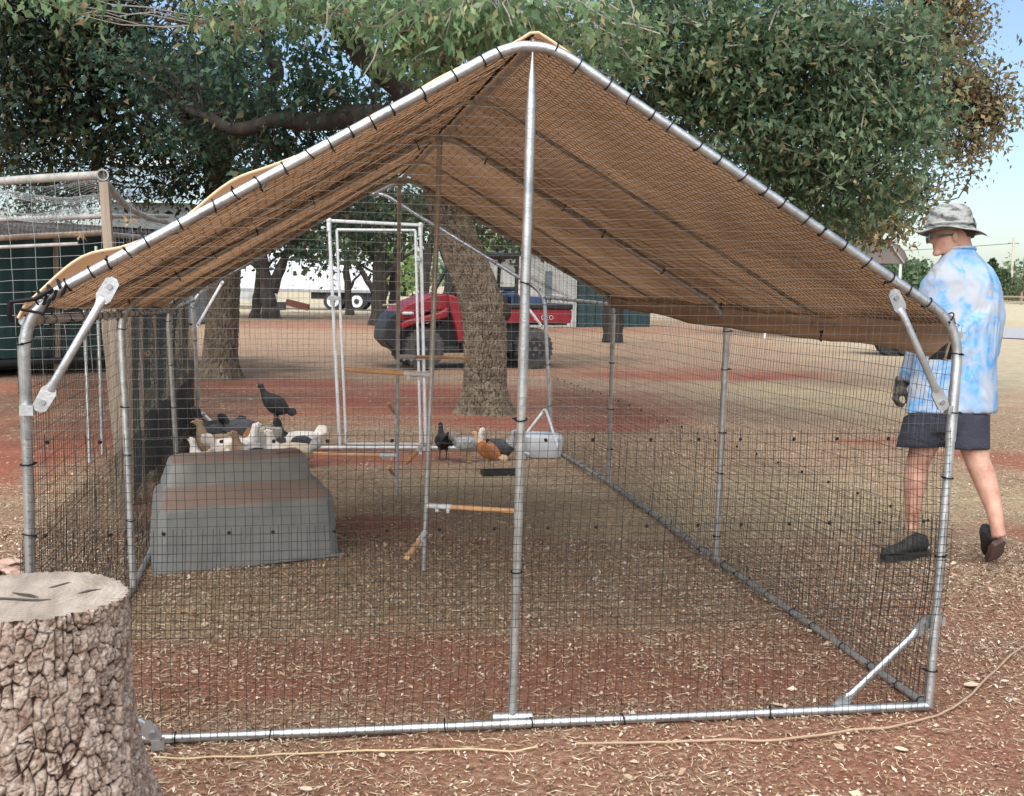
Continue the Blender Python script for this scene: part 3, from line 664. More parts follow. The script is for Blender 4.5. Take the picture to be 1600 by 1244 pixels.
def bark_tube(name, pts, rad, nu, nv, cell_u, cell_h, depth, mt, parent, flare=None, lump=.04, seed=1, thr=.3, rough=.3):
    "closed trunk surface along pts with radii, voronoi bark plates as real relief"
    pts = np.array(pts, float); rad = np.array(rad, float); t = np.r_[0, np.cumsum(np.linalg.norm(np.diff(pts, axis=0), axis=1))]; Lg = t[-1]
    h = np.linspace(0, Lg, nv)
    def cr(a):   # smooth interpolation
        x = np.interp(h, t, a); k = max(1, nv//(len(t)*5)); kern = np.ones(2*k+1)/(2*k+1); sm_ = np.convolve(np.pad(x, k, 'edge'), kern, 'valid'); e_ = np.minimum(np.arange(nv), np.arange(nv)[::-1])/k; w_ = np.clip(e_, 0, 1); return x*(1-w_)+sm_*w_
    C = np.stack([cr(pts[:, i]) for i in range(3)], 1); Rr = cr(rad)
    T = np.gradient(C, axis=0); T /= np.linalg.norm(T, axis=1, keepdims=True)
    x = np.cross(T, np.tile([.1, 1, .05], (nv, 1))); x /= np.linalg.norm(x, axis=1, keepdims=True); y = np.cross(T, x)
    th = np.linspace(0, 2*PI, nu, endpoint=False); TH, H = np.meshgrid(th, h)
    R0 = np.repeat(Rr[:, None], nu, 1)
    warp = (fbm(np.cos(TH)*2+H*1.5, np.sin(TH)*2+H*1.3, 2.5, 4, seed)-.5)+.35*(fbm(np.cos(TH)*rad.mean()*9, np.sin(TH)*rad.mean()*9+H*9, 4, 3, seed+3)-.5)
    nc = max(6, int(2*PI*rad.mean()/cell_u)); u = TH/(2*PI)*nc+warp*.8; v = H/cell_h+warp*1.2
    d1, d2, idn = voro(u, v, seed, nc); e = d2-d1
    e2 = np.clip(e/thr, 0, 1); u2 = TH/(2*PI)*nc*2+warp*3; g1, g2, _ = voro(u2, H/cell_h*2.3+warp, seed+9, nc*2); f2 = np.clip((g2-g1)/.2, 0, 1)
    plate = np.minimum(e2, .45+.55*f2)
    lum = (fbm(np.cos(TH)*1.2+5, np.sin(TH)*1.2+H*1.0+3, 1.6, 3, seed+5)-.5)*2*lump
    fine = (fbm(TH*rad.mean()*60, H*60, 1.0, 3, seed+7)-.5)
    fine2 = fbm(np.cos(TH)*rad.mean()*46+3, np.sin(TH)*rad.mean()*46+H*15, 1.0, 5, seed+17)-.5; ff = fbm(TH*rad.mean()*150, H*110, 1.0, 2, seed+27)-.5
    plate = np.clip(plate*1.25+fine2*(.6+.9*rough)+ff*.6-.1, 0, 1)
    R0 = R0*(1+lum)+depth*(sm(plate)*(.6+.5*idn)-.6)+depth*.6*fine+depth*rough*fine2+depth*.45*ff
    if flare is not None: R0 = R0+flare(TH, H)
    V = C[:, None]+x[:, None]*(np.cos(TH)*R0)[..., None]+y[:, None]*(np.sin(TH)*R0)[..., None]
    idx = np.arange(nu*nv).reshape(nv, nu); j = np.roll(idx, -1, 1)
    F = np.stack([idx[:-1], j[:-1], j[1:], idx[1:]], -1).reshape(-1, 4)
    return link(name, np_mesh(name, V.reshape(-1, 3), F, mt, smooth=True, vattr={'plate': plate.ravel()}), parent), V

# ------------------------------------------------------------------ stump, front left
top_c = at(42, 930, 2.56); sb = vec(top_c[0], top_c[1], 0)
stump = thing('tree_stump', 'big sawn tree stump with cracked pale bark in the lower left corner', 'stump', sb)
def stump_flare(TH, H):
    k = np.clip(1-H/.55, 0, 1)**1.8; return k*(.13+.05*np.sin(TH*3+1)+.03*np.sin(TH*5+2))
ht = top_c[2]
side, V = bark_tube('bark', [sb+vec(.0, 0, -.02), sb+vec(.0, 0, .3), sb+vec(0, 0, .55), top_c], [.255, .235, .222, .213], 620, 430, .027, .048, .0115, STUMPBARK, stump, stump_flare, .035, 3, .26, .75)
me_ = side.data
# ragged rim then the sawn face
m = noisy('sawn_wood', [(.19, .15, .115), (.32, .27, .215), (.42, .365, .3)], 14, .85, 0, .5, stretch=(1, .22, 1), dist=.008)
nu = 620; ring = V[-1]; mb = MB(); rings = [ring]
b9 = m.node_tree.nodes['Principled BSDF']; tc9 = N(m, 'TexCoord'); wv9 = N(m, 'TexWave', Scale=22, Distortion=9, Detail=4); wv9.wave_type = 'RINGS'; wv9.rings_direction = 'Z'; LK(m, tc9.outputs['Object'], wv9.inputs['Vector'])
mx9 = N(m, 'MixRGB', blend_type='MULTIPLY'); mx9.inputs[0].default_value = .14; src9 = b9.inputs['Base Color'].links[0].from_socket; LK(m, src9, mx9.inputs[1]); LK(m, wv9.outputs['Color'], mx9.inputs[2]); LK(m, mx9.outputs[0], b9.inputs['Base Color'])
toph = lambda p: top_c[2]+.0*p[0]
# trim the rim: tilt it and notch it
me = side.data; M = INV[stump.name]; Mi = M.inverted()
nrow = 6; rc = ring.mean(0)
RV = []
for k in range(12):
    s = 1-k/11; row = []
    for j in range(nu):
        p = ring[j].copy(); q = rc+(p-rc)*(s*(.985 if k else 1)); 
        q[2] = rc[2]+(ring[j][2]-rc[2])*s + (.004*math.sin(k*.28) + .006*noise.noise((q[0]*14, q[1]*14, 0)))*(k > 0)*1.0
        row.append(q)
    RV.append(row)
RV = np.array(RV)
g = MB(); b_ = RV.reshape(-1, 3); g.v = [tuple(p) for p in b_]
g.f = [(i*nu+j, i*nu+(j+1) % nu, (i+1)*nu+(j+1) % nu, (i+1)*nu+j) for i in range(11) for j in range(nu)]; g.m = [0]*len(g.f)
g.build('sawn_face', m, stump)
# a drying crack and the inner rot ring
CR_ = mat('crack_dark', (.06, .045, .035), .9)
mb = MB()
def wedge(pts, w):
    pts = [np.array(p) for p in pts]; n = len(pts); L_, R_ = [], []
    for i, p in enumerate(pts):
        d = nrm((pts[min(i+1, n-1)]-pts[max(0, i-1)])*(1, 1, 0)); s = np.cross(d, (0, 0, 1)); ww = w*math.sin(PI*(i+.5)/n)*(1+.4*math.sin(i*2.3)); L_.append(p+s*ww); R_.append(p-s*ww)
    vs = L_+R_; mb.add(vs, [(i, i+1, n+i+1, n+i) for i in range(n-1)])
def tp(px, py): p = pl_z(px, py, top_c[2]+.0045); return p
def pl_z(px, py, z): q = ray(px, py); return CAMP+q*((z-CAMP[2])/q[2])
wedge([tp(62, 921), tp(80, 918), tp(92, 914), tp(112, 909), tp(128, 906)], .006)
wedge([tp(-20, 937), tp(0, 935), tp(30, 936), tp(62, 938), tp(95, 936)], .009)
wedge([tp(20, 926), tp(45, 929), tp(60, 933)], .005)
wedge([tp(120, 928), tp(140, 922), tp(160, 920)], .004)
mb.build('drying_crack', CR_, stump)

# ------------------------------------------------------------------ upturned pond shell / shelter
PONDM = noisy('dusty_grey_plastic', [(.13, .135, .125), (.17, .175, .16), (.205, .205, .185)], 5, .55, 0, .1)
b = PONDM.node_tree.nodes['Principled BSDF']; src = b.inputs['Base Color'].links[0].from_socket
ge = N(PONDM, 'NewGeometry'); sx = N(PONDM, 'SeparateXYZ'); LK(PONDM, ge.outputs['Normal'], sx.inputs[0])
tc = N(PONDM, 'TexCoord'); nn = N(PONDM, 'TexNoise', Scale=4.5, Detail=7, Roughness=.7); LK(PONDM, tc.outputs['Object'], nn.inputs['Vector'])
ad = N(PONDM, 'Math', operation='MULTIPLY_ADD'); ad.inputs[1].default_value = .9; LK(PONDM, nn.outputs['Fac'], ad.inputs[0]); LK(PONDM, sx.outputs['Z'], ad.inputs[2])
mr_ = N(PONDM, 'MapRange'); mr_.inputs['From Min'].default_value = 1.15; mr_.inputs['From Max'].default_value = 1.62; mr_.inputs['To Max'].default_value = .9; LK(PONDM, ad.outputs[0], mr_.inputs[0])
mx = N(PONDM, 'MixRGB'); mx.inputs[2].default_value = (.25, .15, .11, 1); LK(PONDM, mr_.outputs[0], mx.inputs[0]); LK(PONDM, src, mx.inputs[1]); LK(PONDM, mx.outputs[0], b.inputs['Base Color'])
A = gp(236, 902); B = gp(536, 868); ax = nrm(B-A); ln = np.linalg.norm(B-A); bk = nrm(vec(-ax[1], ax[0], 0)); bk = bk if bk[1] > 0 else -bk; bk = nrm(bk*.62+nrm(CF*(1, 1, 0))*.38)
DP = .88
pond = thing('upturned_pond_shell', 'grey stepped plastic shell turned upside down as a shelter, dusted with red earth', 'shelter', A+ax*ln/2+bk*DP/2)
# (x0,x1,y0,y1,z) rounded rectangle rings in the local frame along ax / bk
rings = [(0, ln, 0, DP, 0), (.006, ln-.006, .006, DP-.006, .012), (.03, ln-.03, .025, DP-.03, .275), (.036, ln-.032, .03, DP-.034, .297), (.05, ln-.04, .045, DP-.04, .312), (.07, ln-.05, .085, DP-.07, .322),
         (.075, ln-.09, .33, DP-.05, .355), (.08, ln-.10, .37, DP-.055, .362), (.085, ln-.105, .38, DP-.06, .373), (.115, ln-.125, .42, DP-.08, .462), (.125, ln-.133, .43, DP-.09, .476), (.155, ln-.155, .46, DP-.11, .484), (.22, ln-.2, .55, DP-.2, .486)]
st = []; nk = 64
mb = MB(); vs = []
for (x0, x1, yy0, yy1, z) in rings:
    cx, cy, hx, hy = (x0+x1)/2, (yy0+yy1)/2, (x1-x0)/2, (yy1-yy0)/2; e = 12.0
    for j in range(nk):
        t = 2*PI*(j+.5)/nk; c, s = math.cos(t), math.sin(t); k = (abs(c)**e+abs(s)**e)**(-1/e)
        x = cx+hx*c*k; y = cy+hy*s*k; zz = z+.006*noise.noise((x*4, y*4, z*3))+ (.010*(1-x/ln) if z > .2 else 0)
        vs.append(A+ax*x+bk*y+vec(0, 0, zz))
K = len(rings); fs = [(i*nk+j, i*nk+(j+1) % nk, (i+1)*nk+(j+1) % nk, (i+1)*nk+j) for i in range(K-1) for j in range(nk)]+[tuple((K-1)*nk+j for j in range(nk))]
mb.add(vs, fs); shell = mb.build('shell', PONDM, pond); shell.data.set_sharp_from_angle(angle=math.radians(24)); mb = MB()
for xs in np.linspace(.12, ln-.12, 5):
    pass
MB().tube([A+ax*(-.006)+bk*(-.004)+vec(0, 0, .008), B+ax*.006+bk*(-.004)+vec(0, 0, .008), B+ax*.006+bk*DP+vec(0, 0, .008)], .009, 8).build('rim', PONDM, pond)
MB().box(pl_z(452, 709, .488)+bk*.05, (.14, .05, .008), np.array([ax, bk, vec(0, 0, 1)]).T).build('foot_recess', mat('red_mud', (.16, .07, .045), .9), pond)

# bucket behind the shell
BUCK = noisy('dusty_beige_plastic', [(.27, .25, .2), (.36, .34, .29)], 8, .5, 0, .05)
bp_ = gd(421, 8.85); bucket = thing('bucket', 'upturned dusty beige bucket behind the grey shell, with a black hen on it', 'bucket', bp_)
MB().tube([bp_+vec(0, 0, z) for z in (0, .01, .30, .322, .333)], [.125, .128, .110, .106, .09], 28).build('wall', BUCK, bucket)
MB().tube([bp_+vec(0, 0, .045), bp_+vec(0, 0, .065)], .134, 28).build('rim', BUCK, bucket)
# white translucent tub by the back corner
m = noisy('milky_plastic', [(.38, .4, .42), (.5, .52, .54)], 6, .4, 0, .05)
tb = gd(848, 9.75); tub = thing('plastic_tub', 'milky white plastic tub lying outside the back right corner of the run', 'tub', tb)
q = np.array([CR*(1, 1, 0), CF*(1, 1, 0), (0, 0, 1)]).T; mb = MB()
st = []
for z, w, d_ in ((0, .155, .12), (.015, .16, .125), (.17, .17, .135), (.19, .155, .12), (.2, .11, .085)): st.append((z, w, d_))
vs = []
for z, w, d_ in st:
    for j in range(28):
        t = 2*PI*(j+.5)/28; c, s = math.cos(t), math.sin(t); k = (abs(c)**4+abs(s)**4)**(-.25); vs.append(tb+nrm(CR*(1, 1, 0))*w*c*k+nrm(CF*(1, 1, 0))*d_*s*k+vec(0, 0, z+.03*(-c*k*.15)*(z > .1)))
mb.add(vs, [(i*28+j, i*28+(j+1) % 28, (i+1)*28+(j+1) % 28, (i+1)*28+j) for i in range(4) for j in range(28)]+[tuple(4*28+j for j in range(28))]); mb.build('body', m, tub)
rr_ = nrm(CR*(1, 1, 0)); ff_ = nrm(CF*(1, 1, 0))
MB().tube([tb-rr_*.12-ff_*.15+vec(0, 0, .03), tb-rr_*.19-ff_*.17+vec(0, 0, .06), tb-rr_*.21-ff_*.16+vec(0, 0, .02), tb-rr_*.15-ff_*.15+vec(0, 0, .0)], .014, 8).build('handle', m, tub)
# feed tray
p = gd(783, 8.75); tray = thing('feed_tray', 'low black feed tray on the straw beside the orange hen', 'tray', p)
MB().box(p+vec(0, 0, .006), (.3, .14, .012)).build('base', BLACKPL, tray)
for s_ in (-1, 1): MB().box(p+vec(s_*.146, 0, .023), (.012, .14, .025)).build('side_wall', BLACKPL, tray); MB().box(p+vec(0, s_*.067, .023), (.28, .01, .025)).build('side_wall', BLACKPL, tray)

# ------------------------------------------------------------------ chickens
def feath(name, a, b, s=38):
    m = noisy(name, [a, tuple((x+y)/2 for x, y in zip(a, b)), b], s, .8, 0, .5, stretch=(.5, 1, 1), dist=.008); return m
BEAKM = mat('horn_beak', (.35, .25, .12), .5); LEGM = mat('hen_leg', (.38, .28, .13), .6); LEGD = mat('dark_leg', (.06, .055, .05), .6); COMB = mat('hen_comb', (.16, .03, .025), .6); EYE = mat('hen_eye', (.01, .008, .005), .2)
def chicken(label, loc, heading, body, neck, wing, tail, pose='stand', sc=1.0, legm=None, headturn=0):
    t = thing('hen', label, 'chicken', loc, heading, group=None, local=True); t.scale = (sc, sc, sc)
    dz = 0 if pose == 'stand' else (-.085 if pose == 'sit' else 0)
    if pose == 'alert': ax_ = [(-.15, .16, .02), (-.12, .175, .055), (-.06, .20, .094), (0, .235, .102), (.06, .275, .086), (.1, .315, .056), (.125, .355, .036), (.14, .39, .027), (.152, .418, .03), (.175, .424, .024), (.192, .42, .012)]
    elif pose == 'peck': ax_ = [(-.17, .27, .02), (-.13, .25, .055), (-.06, .225, .085), (0, .205, .092), (.07, .195, .078), (.13, .17, .05), (.17, .14, .035), (.19, .10, .027), (.2, .07, .029), (.205, .05, .022), (.208, .035, .012)]
    else: ax_ = [(-.17, .25, .022), (-.14, .24, .05), (-.08, .215, .08), (0, .20, .094), (.07, .21, .085), (.115, .245, .06), (.135, .29, .038), (.142, .335, .028), (.15, .365, .031), (.17, .372, .025), (.188, .368, .012)]
    st = []; n = len(ax_)
    for i, (x, z, r) in enumerate(ax_):
        a = np.array(ax_[max(i-1, 0)][:2]); b = np.array(ax_[min(i+1, n-1)][:2]); d = (b-a)/np.linalg.norm(b-a)
        st.append((vec(x, 0, z+dz), vec(0, r*.86, 0), vec(-d[1]*r, 0, d[0]*r)))
    # split the skin between body and neck colours on one mesh
    mb = MB(); mb.loft(st, 18); nf = 18
    for fi in range(len(mb.f)):
        ring = fi//nf
        if ring >= 5: mb.m[fi] = 1
    mb.m[-1] = 1; mb.m[-2] = 0
    link('body', mb.mesh('body', [body, neck]), t)
    hx, hz = ax_[-2][0], ax_[-2][1]+dz; d = nrm(vec(ax_[-1][0]-ax_[-3][0], 0, ax_[-1][1]-ax_[-3][1]))
    up = vec(-d[2], 0, d[0]); h = vec(hx, 0, hz)
    bk_ = MB(); bk_.tube([h+d*.012, h+d*.03-up*.002, h+d*.043-up*.009], [.011, .007, .001], 8); link('beak', bk_.mesh('beak', BEAKM), t)
    cm = MB()
    for k in range(4): cm.ball(h+up*.024-d*(.02*k-.01), (.005, .003, .007), 6)
    link('comb', cm.mesh('comb', COMB), t)
    for s in (-1, 1):
        link('eye', MB().ball(h+vec(0, s*.0205, 0)+up*.008-d*.004, .0045, 6).mesh('eye', EYE), t)
        cx, cz = ax_[3][0]-.02, ax_[3][1]+dz+.012; dd = nrm(vec(ax_[4][0]-ax_[2][0], 0, ax_[4][1]-ax_[2][1]))
        w = MB(); c = vec(cx, s*.072, cz); u2 = vec(-dd[2], 0, dd[0])
        w.loft([(c+dd*x_-u2*.02*(x_ < -.05), vec(0, .016*k_, 0), u2*.055*k_) for x_, k_ in ((.085, .25), (.07, .75), (.03, 1), (-.03, 1), (-.08, .75), (-.13, .4), (-.16, .12))], 12)
        link('wing', w.mesh('wing', wing), t)
        if pose != 'sit':
            lg = MB(); a = vec(-.005, s*.035, ax_[3][1]-.07); k_ = vec(-.018, s*.037, .075); f_ = vec(.0, s*.037, .008)
            lg.tube([a, lerp(a, k_, .5), k_, f_], [.026, .015, .008, .007], 8)
            for ang in (-.5, 0, .5, PI): lg.tube([f_, f_+vec(math.cos(ang)*.035, math.sin(ang)*.035, -.004)], [.006, .003], 6)
            link('leg', lg.mesh('leg', legm or LEGM), t)
    tl = MB(); tx, tz = ax_[1][0], ax_[1][1]+dz; dirn = {'stand': vec(-.75, 0, .66), 'sit': vec(-.85, 0, .5), 'alert': vec(-.92, 0, -.25), 'peck': vec(-.7, 0, .7)}[pose]; nn_ = vec(-dirn[2], 0, dirn[0])
    for k in range(7):
        a = (k-3)*.13; b0 = vec(tx, (k-3)*.008, tz); tip = b0+(dirn*math.cos(a)+nn_*math.sin(a)*.8)*(.13-.008*abs(k-3))
        tl.loft([(b0, vec(0, .012, 0), nn_*.018), (lerp(b0, tip, .5), vec(0, .007, 0), nn_*.02), (lerp(b0, tip, .9), vec(0, .004, 0), nn_*.014), (tip, vec(0, .001, 0), nn_*.003)], 8)
    link('tail', tl.mesh('tail', tail), t)
    return t
BK = feath('black_feathers', (.006, .006, .007), (.018, .018, .02)); BK2 = feath('charcoal_feathers', (.02, .022, .025), (.08, .085, .09), 60)
WH = feath('white_feathers', (.6, .55, .48), (.82, .78, .72)); CRM = feath('cream_feathers', (.5, .4, .29), (.7, .62, .5)); TANF = feath('tan_feathers', (.2, .13, .075), (.34, .24, .15))
ORG = feath('orange_feathers', (.3, .1, .03), (.5, .2, .07)); BUF = feath('buff_feathers', (.55, .35, .2), (.68, .48, .32)); GRY = feath('grey_barred_feathers', (.12, .12, .125), (.5, .49, .47), 70); RUS = feath('rust_feathers', (.2, .07, .025), (.34, .14, .05))
hL = math.atan2(-CR[1], -CR[0]); hR = math.atan2(CR[1], CR[0]); hA = math.atan2(CF[1], CF[0])
def hz(px, d, z=0): return gd(px, d, z)
chicken('black hen standing upright on the upturned bucket, facing left', hz(430, 8.85, .331), hL-.15, BK, BK, BK, BK, 'alert', .74, LEGD)
chicken('black hen seen from behind, between the second perch pole and the white headed hen', hz(692, 9.45), hA+.25, BK, BK, BK, BK, 'stand', .76, LEGD)
chicken('pale grey hen with white neck feeding just left of the orange hen', hz(732, 9.35), hR+.25, GRY, WH, GRY, GRY, 'stand', .72)
chicken('orange hen with buff tail, nearest of the birds on the right', hz(762, 8.9), hL-.35, ORG, BUF, RUS, BUF, 'alert', .7)
chicken('dark grey hen standing half hidden behind the orange hen', hz(780, 9.5), hR-.3, BK2, GRY, BK2, BK, 'sit', .85, LEGD)
chicken('white hen whose head shows above the left end of the grey shell', hz(324, 7.95), hL-.5, WH, WH, WH, WH, 'stand', .9)
chicken('tan hen sitting behind the white head at the left end of the shell', hz(346, 8.5), hL, TANF, TANF, RUS, RUS, 'stand', 1.08)
chicken('black hen farthest left beside the white corner brace', hz(338, 9.4), hL, BK, BK, BK2, BK, 'stand', 1.05, LEGD)
chicken('white hen with pinkish cream back lying behind the shell', hz(368, 8.4), hR+.5, WH, WH, CRM, WH, 'stand', 1.04)
chicken('slate grey hen with raised black tail, left of the bucket', hz(388, 9.3), hR+.1, BK2, GRY, BK2, BK, 'peck', 1.1, LEGD)
chicken('small brown and grey speckled hen crouching between the slate hen and the bucket', hz(398, 8.3), hL+.3, GRY, TANF, BK, BK2, 'stand', .95)
chicken('white headed hen with tan wing looking left, right of the bucket', hz(453, 8.3), hL+.1, CRM, WH, TANF, GRY, 'stand', .98)
chicken('black and white hen lying low at the right end of the group behind the shell', hz(464, 8.9), hL+.4, WH, BK, BK2, WH, 'stand', 1.0)

# ------------------------------------------------------------------ walker
PD = 6.12
SKIN = noisy('tanned_skin', [(.34, .16, .11), (.44, .24, .17), (.50, .31, .23)], 14, .5, 0, .15); SKIN.node_tree.nodes['Principled BSDF'].inputs['Subsurface Weight'].default_value = .08
m = mat('tie_dye_cotton', (.7, .75, .8), .85, 0, .2); b = m.node_tree.nodes['Principled BSDF']; tc = N(m, 'TexCoord')
n0 = N(m, 'TexNoise', Scale=3.2, Detail=3, Roughness=.5, Distortion=1.4); LK(m, tc.outputs['Object'], n0.inputs['Vector'])
r0 = ramp(m, n0.outputs['Fac'], [(.36, (.36, .38, .41)), (.45, (.33, .40, .51)), (.51, (.19, .37, .60)), (.58, (.09, .29, .58)), (.64, (.24, .4, .6)), (.7, (.38, .4, .43))])
n1 = N(m, 'TexNoise', Scale=11, Detail=6, Roughness=.7, Distortion=.8); LK(m, tc.outputs['Object'], n1.inputs['Vector'])
r1 = ramp(m, n1.outputs['Fac'], [(.42, (0, 0, 0)), (.62, (.85, .85, .85))]); mx = N(m, 'MixRGB'); mx.inputs[2].default_value = (.37, .385, .42, 1)
LK(m, r1.outputs[0], mx.inputs[0]); LK(m, r0.outputs[0], mx.inputs[1]); LK(m, mx.outputs[0], b.inputs['Base Color'])
mp = N(m, 'Mapping'); mp.inputs['Scale'].default_value = (1, 1, .5); mp.inputs['Rotation'].default_value = (.4, .5, 0); LK(m, tc.outputs['Object'], mp.inputs[0])
n2 = N(m, 'TexNoise', Scale=5, Detail=2, Distortion=1.2); LK(m, mp.outputs[0], n2.inputs['Vector']); bp = N(m, 'Bump', Strength=.8, Distance=.06); LK(m, n2.outputs['Fac'], bp.inputs['Height']); LK(m, bp.outputs[0], b.inputs['Normal'])
SHIRT = m
NAVY = noisy('navy_cotton', [(.018, .02, .032), (.03, .033, .05)], 9, .85, 0, .4, dist=.02)
m = noisy('grey_camo_cloth', [(.06, .062, .06), (.11, .115, .11), (.27, .28, .265), (.33, .34, .32), (.15, .155, .145)], 13, .9, 0, .3, detail=2, stretch=(1, 1, 2.4)); HATM = m
SHOE = noisy('black_mesh_shoe', [(.012, .012, .012), (.03, .03, .028)], 40, .8, 0, .3); SOLE = noisy('dusty_brown_sole', [(.09, .05, .04), (.14, .085, .065)], 14, .7, 0, .3)
GLOVE = noisy('grey_work_glove', [(.02, .022, .022), (.07, .068, .06), (.2, .17, .13)], 22, .8, 0, .3)
HAIR = mat('short_dark_hair', (.05, .035, .03), .8)
r_, u_, f_ = CR, CU, CF
foot = gd(1478, PD)
man = thing('person', 'person in grey camouflage hat, blue tie-dye shirt and navy shorts walking off on the right', 'person', foot)
def PP(px, py, dd=0): return at(px, py, PD+dd)
PXM = PD/FPX
def sect(px, py, hw, dep, dd=0, tilt=0):
    return (PP(px, py, dd), r_*hw*PXM, f_*dep)
bd = MB()
# torso, neck, head under the clothes
bd.loft([sect(1500, 690, 44, .09), sect(1500, 640, 48, .11), sect(1502, 560, 46, .10), sect(1503, 480, 48, .10), sect(1503, 440, 42, .09), sect(1502, 415, 28, .07), sect(1501, 396, 22, .065), sect(1498, 380, 19, .06), sect(1492, 362, 19, .06)], 18)
hc = PP(1488, 364, 0)
bd.loft([(PP(1488, 398, -.0)-r_*.05, r_*.03, f_*.035), (PP(1484, 392), r_*.075, f_*.055), (PP(1487, 380), r_*.095, f_*.07), (PP(1488, 364), r_*.105, f_*.078), (PP(1489, 346), r_*.102, f_*.078), (PP(1490, 332), r_*.075, f_*.055)], 20)
# face in profile: brow, nose, lips, chin point left
bd.ball(PP(1460, 372, 0), (.026, .03, .018), 8); bd.ball(PP(1454, 378, 0), (.014, .014, .012), 8); bd.ball(PP(1462, 386, 0), (.018, .026, .012), 8); bd.ball(PP(1463, 396, 0), (.022, .03, .018), 8); bd.ball(PP(1461, 362, 0), (.022, .04, .014), 8)
# arms
def limb(mb, pts, rs, n=14):
    mb.tube([np.array(p) for p in pts], rs, n)
limb(bd, [PP(1462, 430, .02), PP(1449, 480, .06), PP(1436, 530, .12), PP(1420, 575, .22), PP(1408, 600, .27)], [.035, .04, .038, .034, .028])
limb(bd, [PP(1535, 430, .02), PP(1553, 490, .06), PP(1548, 550, .12), PP(1525, 590, .24), PP(1505, 612, .3)], [.035, .038, .036, .034, .028])
# legs
limb(bd, [PP(1462, 650, .02), PP(1446, 690, .07), PP(1434, 722, .10), PP(1430, 750, .10), PP(1427, 785, .12), PP(1426, 815, .13), PP(1424, 832, .13)], [.09, .078, .062, .064, .048, .036, .036])
limb(bd, [PP(1512, 650, 0), PP(1520, 690, -.03), PP(1528, 722, -.06), PP(1540, 752, -.09), PP(1552, 790, -.15), PP(1558, 822, -.19), PP(1561, 840, -.2)], [.092, .08, .064, .062, .047, .036, .038])
body = remesh(bd, 'body', .0095, SKIN, man, 3)
for dd in (-.079,): link('ear', MB().ball(PP(1494, 369, dd), (.02, .01, .032), 8).mesh('ear', SKIN), man)
# cropped hair round the back of the head under the hat
hr = MB(); hr.loft([(PP(1503, 372), r_*.062, f_*.06), (PP(1499, 362), r_*.088, f_*.078), (PP(1494, 350), r_*.104, f_*.083), (PP(1492, 342), r_*.1, f_*.08)], 18); hr.build('hair', HAIR, man)
# shirt
sh = MB()
sh.loft([sect(1486, 646, 71, .155, .02), sect(1487, 636, 71, .155, .02), sect(1489, 600, 68, .15, .01), sect(1494, 560, 65, .145), sect(1500, 510, 62, .145), sect(1503, 470, 60, .142), sect(1504, 440, 57, .135), sect(1503, 420, 48, .115), sect(1502, 406, 33, .09), sect(1500, 395, 24, .08), sect(1499, 390, 22, .076)], 26)
limb(sh, [PP(1478, 425, .02), PP(1461, 450, .03), PP(1452, 490, .06), PP(1442, 530, .12), PP(1428, 570, .2), PP(1416, 592, .25)], [.07, .083, .08, .075, .066, .052])
limb(sh, [PP(1526, 425, .02), PP(1542, 450, .03), PP(1549, 495, .06), PP(1543, 550, .12), PP(1520, 590, .22)], [.07, .08, .075, .066, .055])
nz = MB(); 
for i, p in enumerate(sh.v):
    q = np.array(p); z = q[2]; k = .018*noise.noise((q[0]*6, q[1]*6, z*3.5))+.012*noise.noise((q[0]*12+z*9, q[1]*10, z*11)); c = PP(1500, 520); d = nrm((q-c)*(1, 1, 0)); sh.v[i] = tuple(q+d*k)
remesh(sh, 'shirt', .013, SHIRT, man, 1)
sh2 = MB(); sh2.tube([PP(1500, 391)+r_*.078*math.cos(t)+f_*.078*math.sin(t)+vec(0, 0, -.006*math.sin(t)) for t in np.linspace(0, 2*PI, 24)], .008, 6); sh2.build('collar', SHIRT, man)
# shorts
so_ = MB()
so_.loft([sect(1478, 676, 56, .145, .03), sect(1482, 655, 62, .15, .02), sect(1485, 630, 62, .145, .02)], 22)
so_.loft([sect(1434, 699, 33, .125, .07), sect(1438, 685, 33, .13, .06), sect(1450, 650, 36, .13, .04)], 18)
so_.loft([sect(1470, 692, 22, .09, .03), sect(1472, 670, 30, .12, .03), sect(1475, 650, 36, .12, .02)], 14)
so_.loft([sect(1511, 702, 33, .125, -.02), sect(1509, 685, 35, .13, -.01), sect(1508, 650, 36, .13, 0)], 18)
remesh(so_, 'shorts', .011, NAVY, man, 1)
# hat: crown with soft top, band, wavy brim with raised front
ht_ = MB()
hcx = 1485
ht_.loft([(PP(hcx, 362), r_*.126, f_*.112), (PP(hcx-1, 348), r_*.123, f_*.110), (PP(hcx-1, 336), r_*.116, f_*.104), (PP(hcx+1, 327), r_*.1, f_*.09), (PP(hcx+2, 321), r_*.07, f_*.064), (PP(hcx+2, 319), r_*.03, f_*.03)], 30)
for i, p in enumerate(ht_.v): q = np.array(p); ht_.v[i] = tuple(q+np.array(noise.noise_vector(q*14))*.006)
ht_.build('hat_crown', HATM, man)
bm_ = MB(); vs = []; nk = 48
for k_, (rr1, drop) in enumerate(((.118, .0), (.14, .012), (.165, .02), (.183, .026), (.183, .0285), (.165, .024), (.14, .016), (.118, .006))):
    for j in range(nk):
        t = 2*PI*j/nk; wv_ = .010*math.sin(3*t+.6)+.006*math.sin(5*t); frac = (rr1-.118)/.065
        front = math.cos(t-PI)*.5+.5
        vs.append(PP(hcx, 357)+r_*rr1*1.0*math.cos(t)*1.03+f_*rr1*.93*math.sin(t)-u_*(drop-frac*wv_-frac*.03*(front-.5)))
bm_.add(vs, [(i*nk+j, i*nk+(j+1) % nk, ((i+1) % 8)*nk+(j+1) % nk, ((i+1) % 8)*nk+j) for i in range(8) for j in range(nk)])
bm_.build('hat_brim', HATM, man)
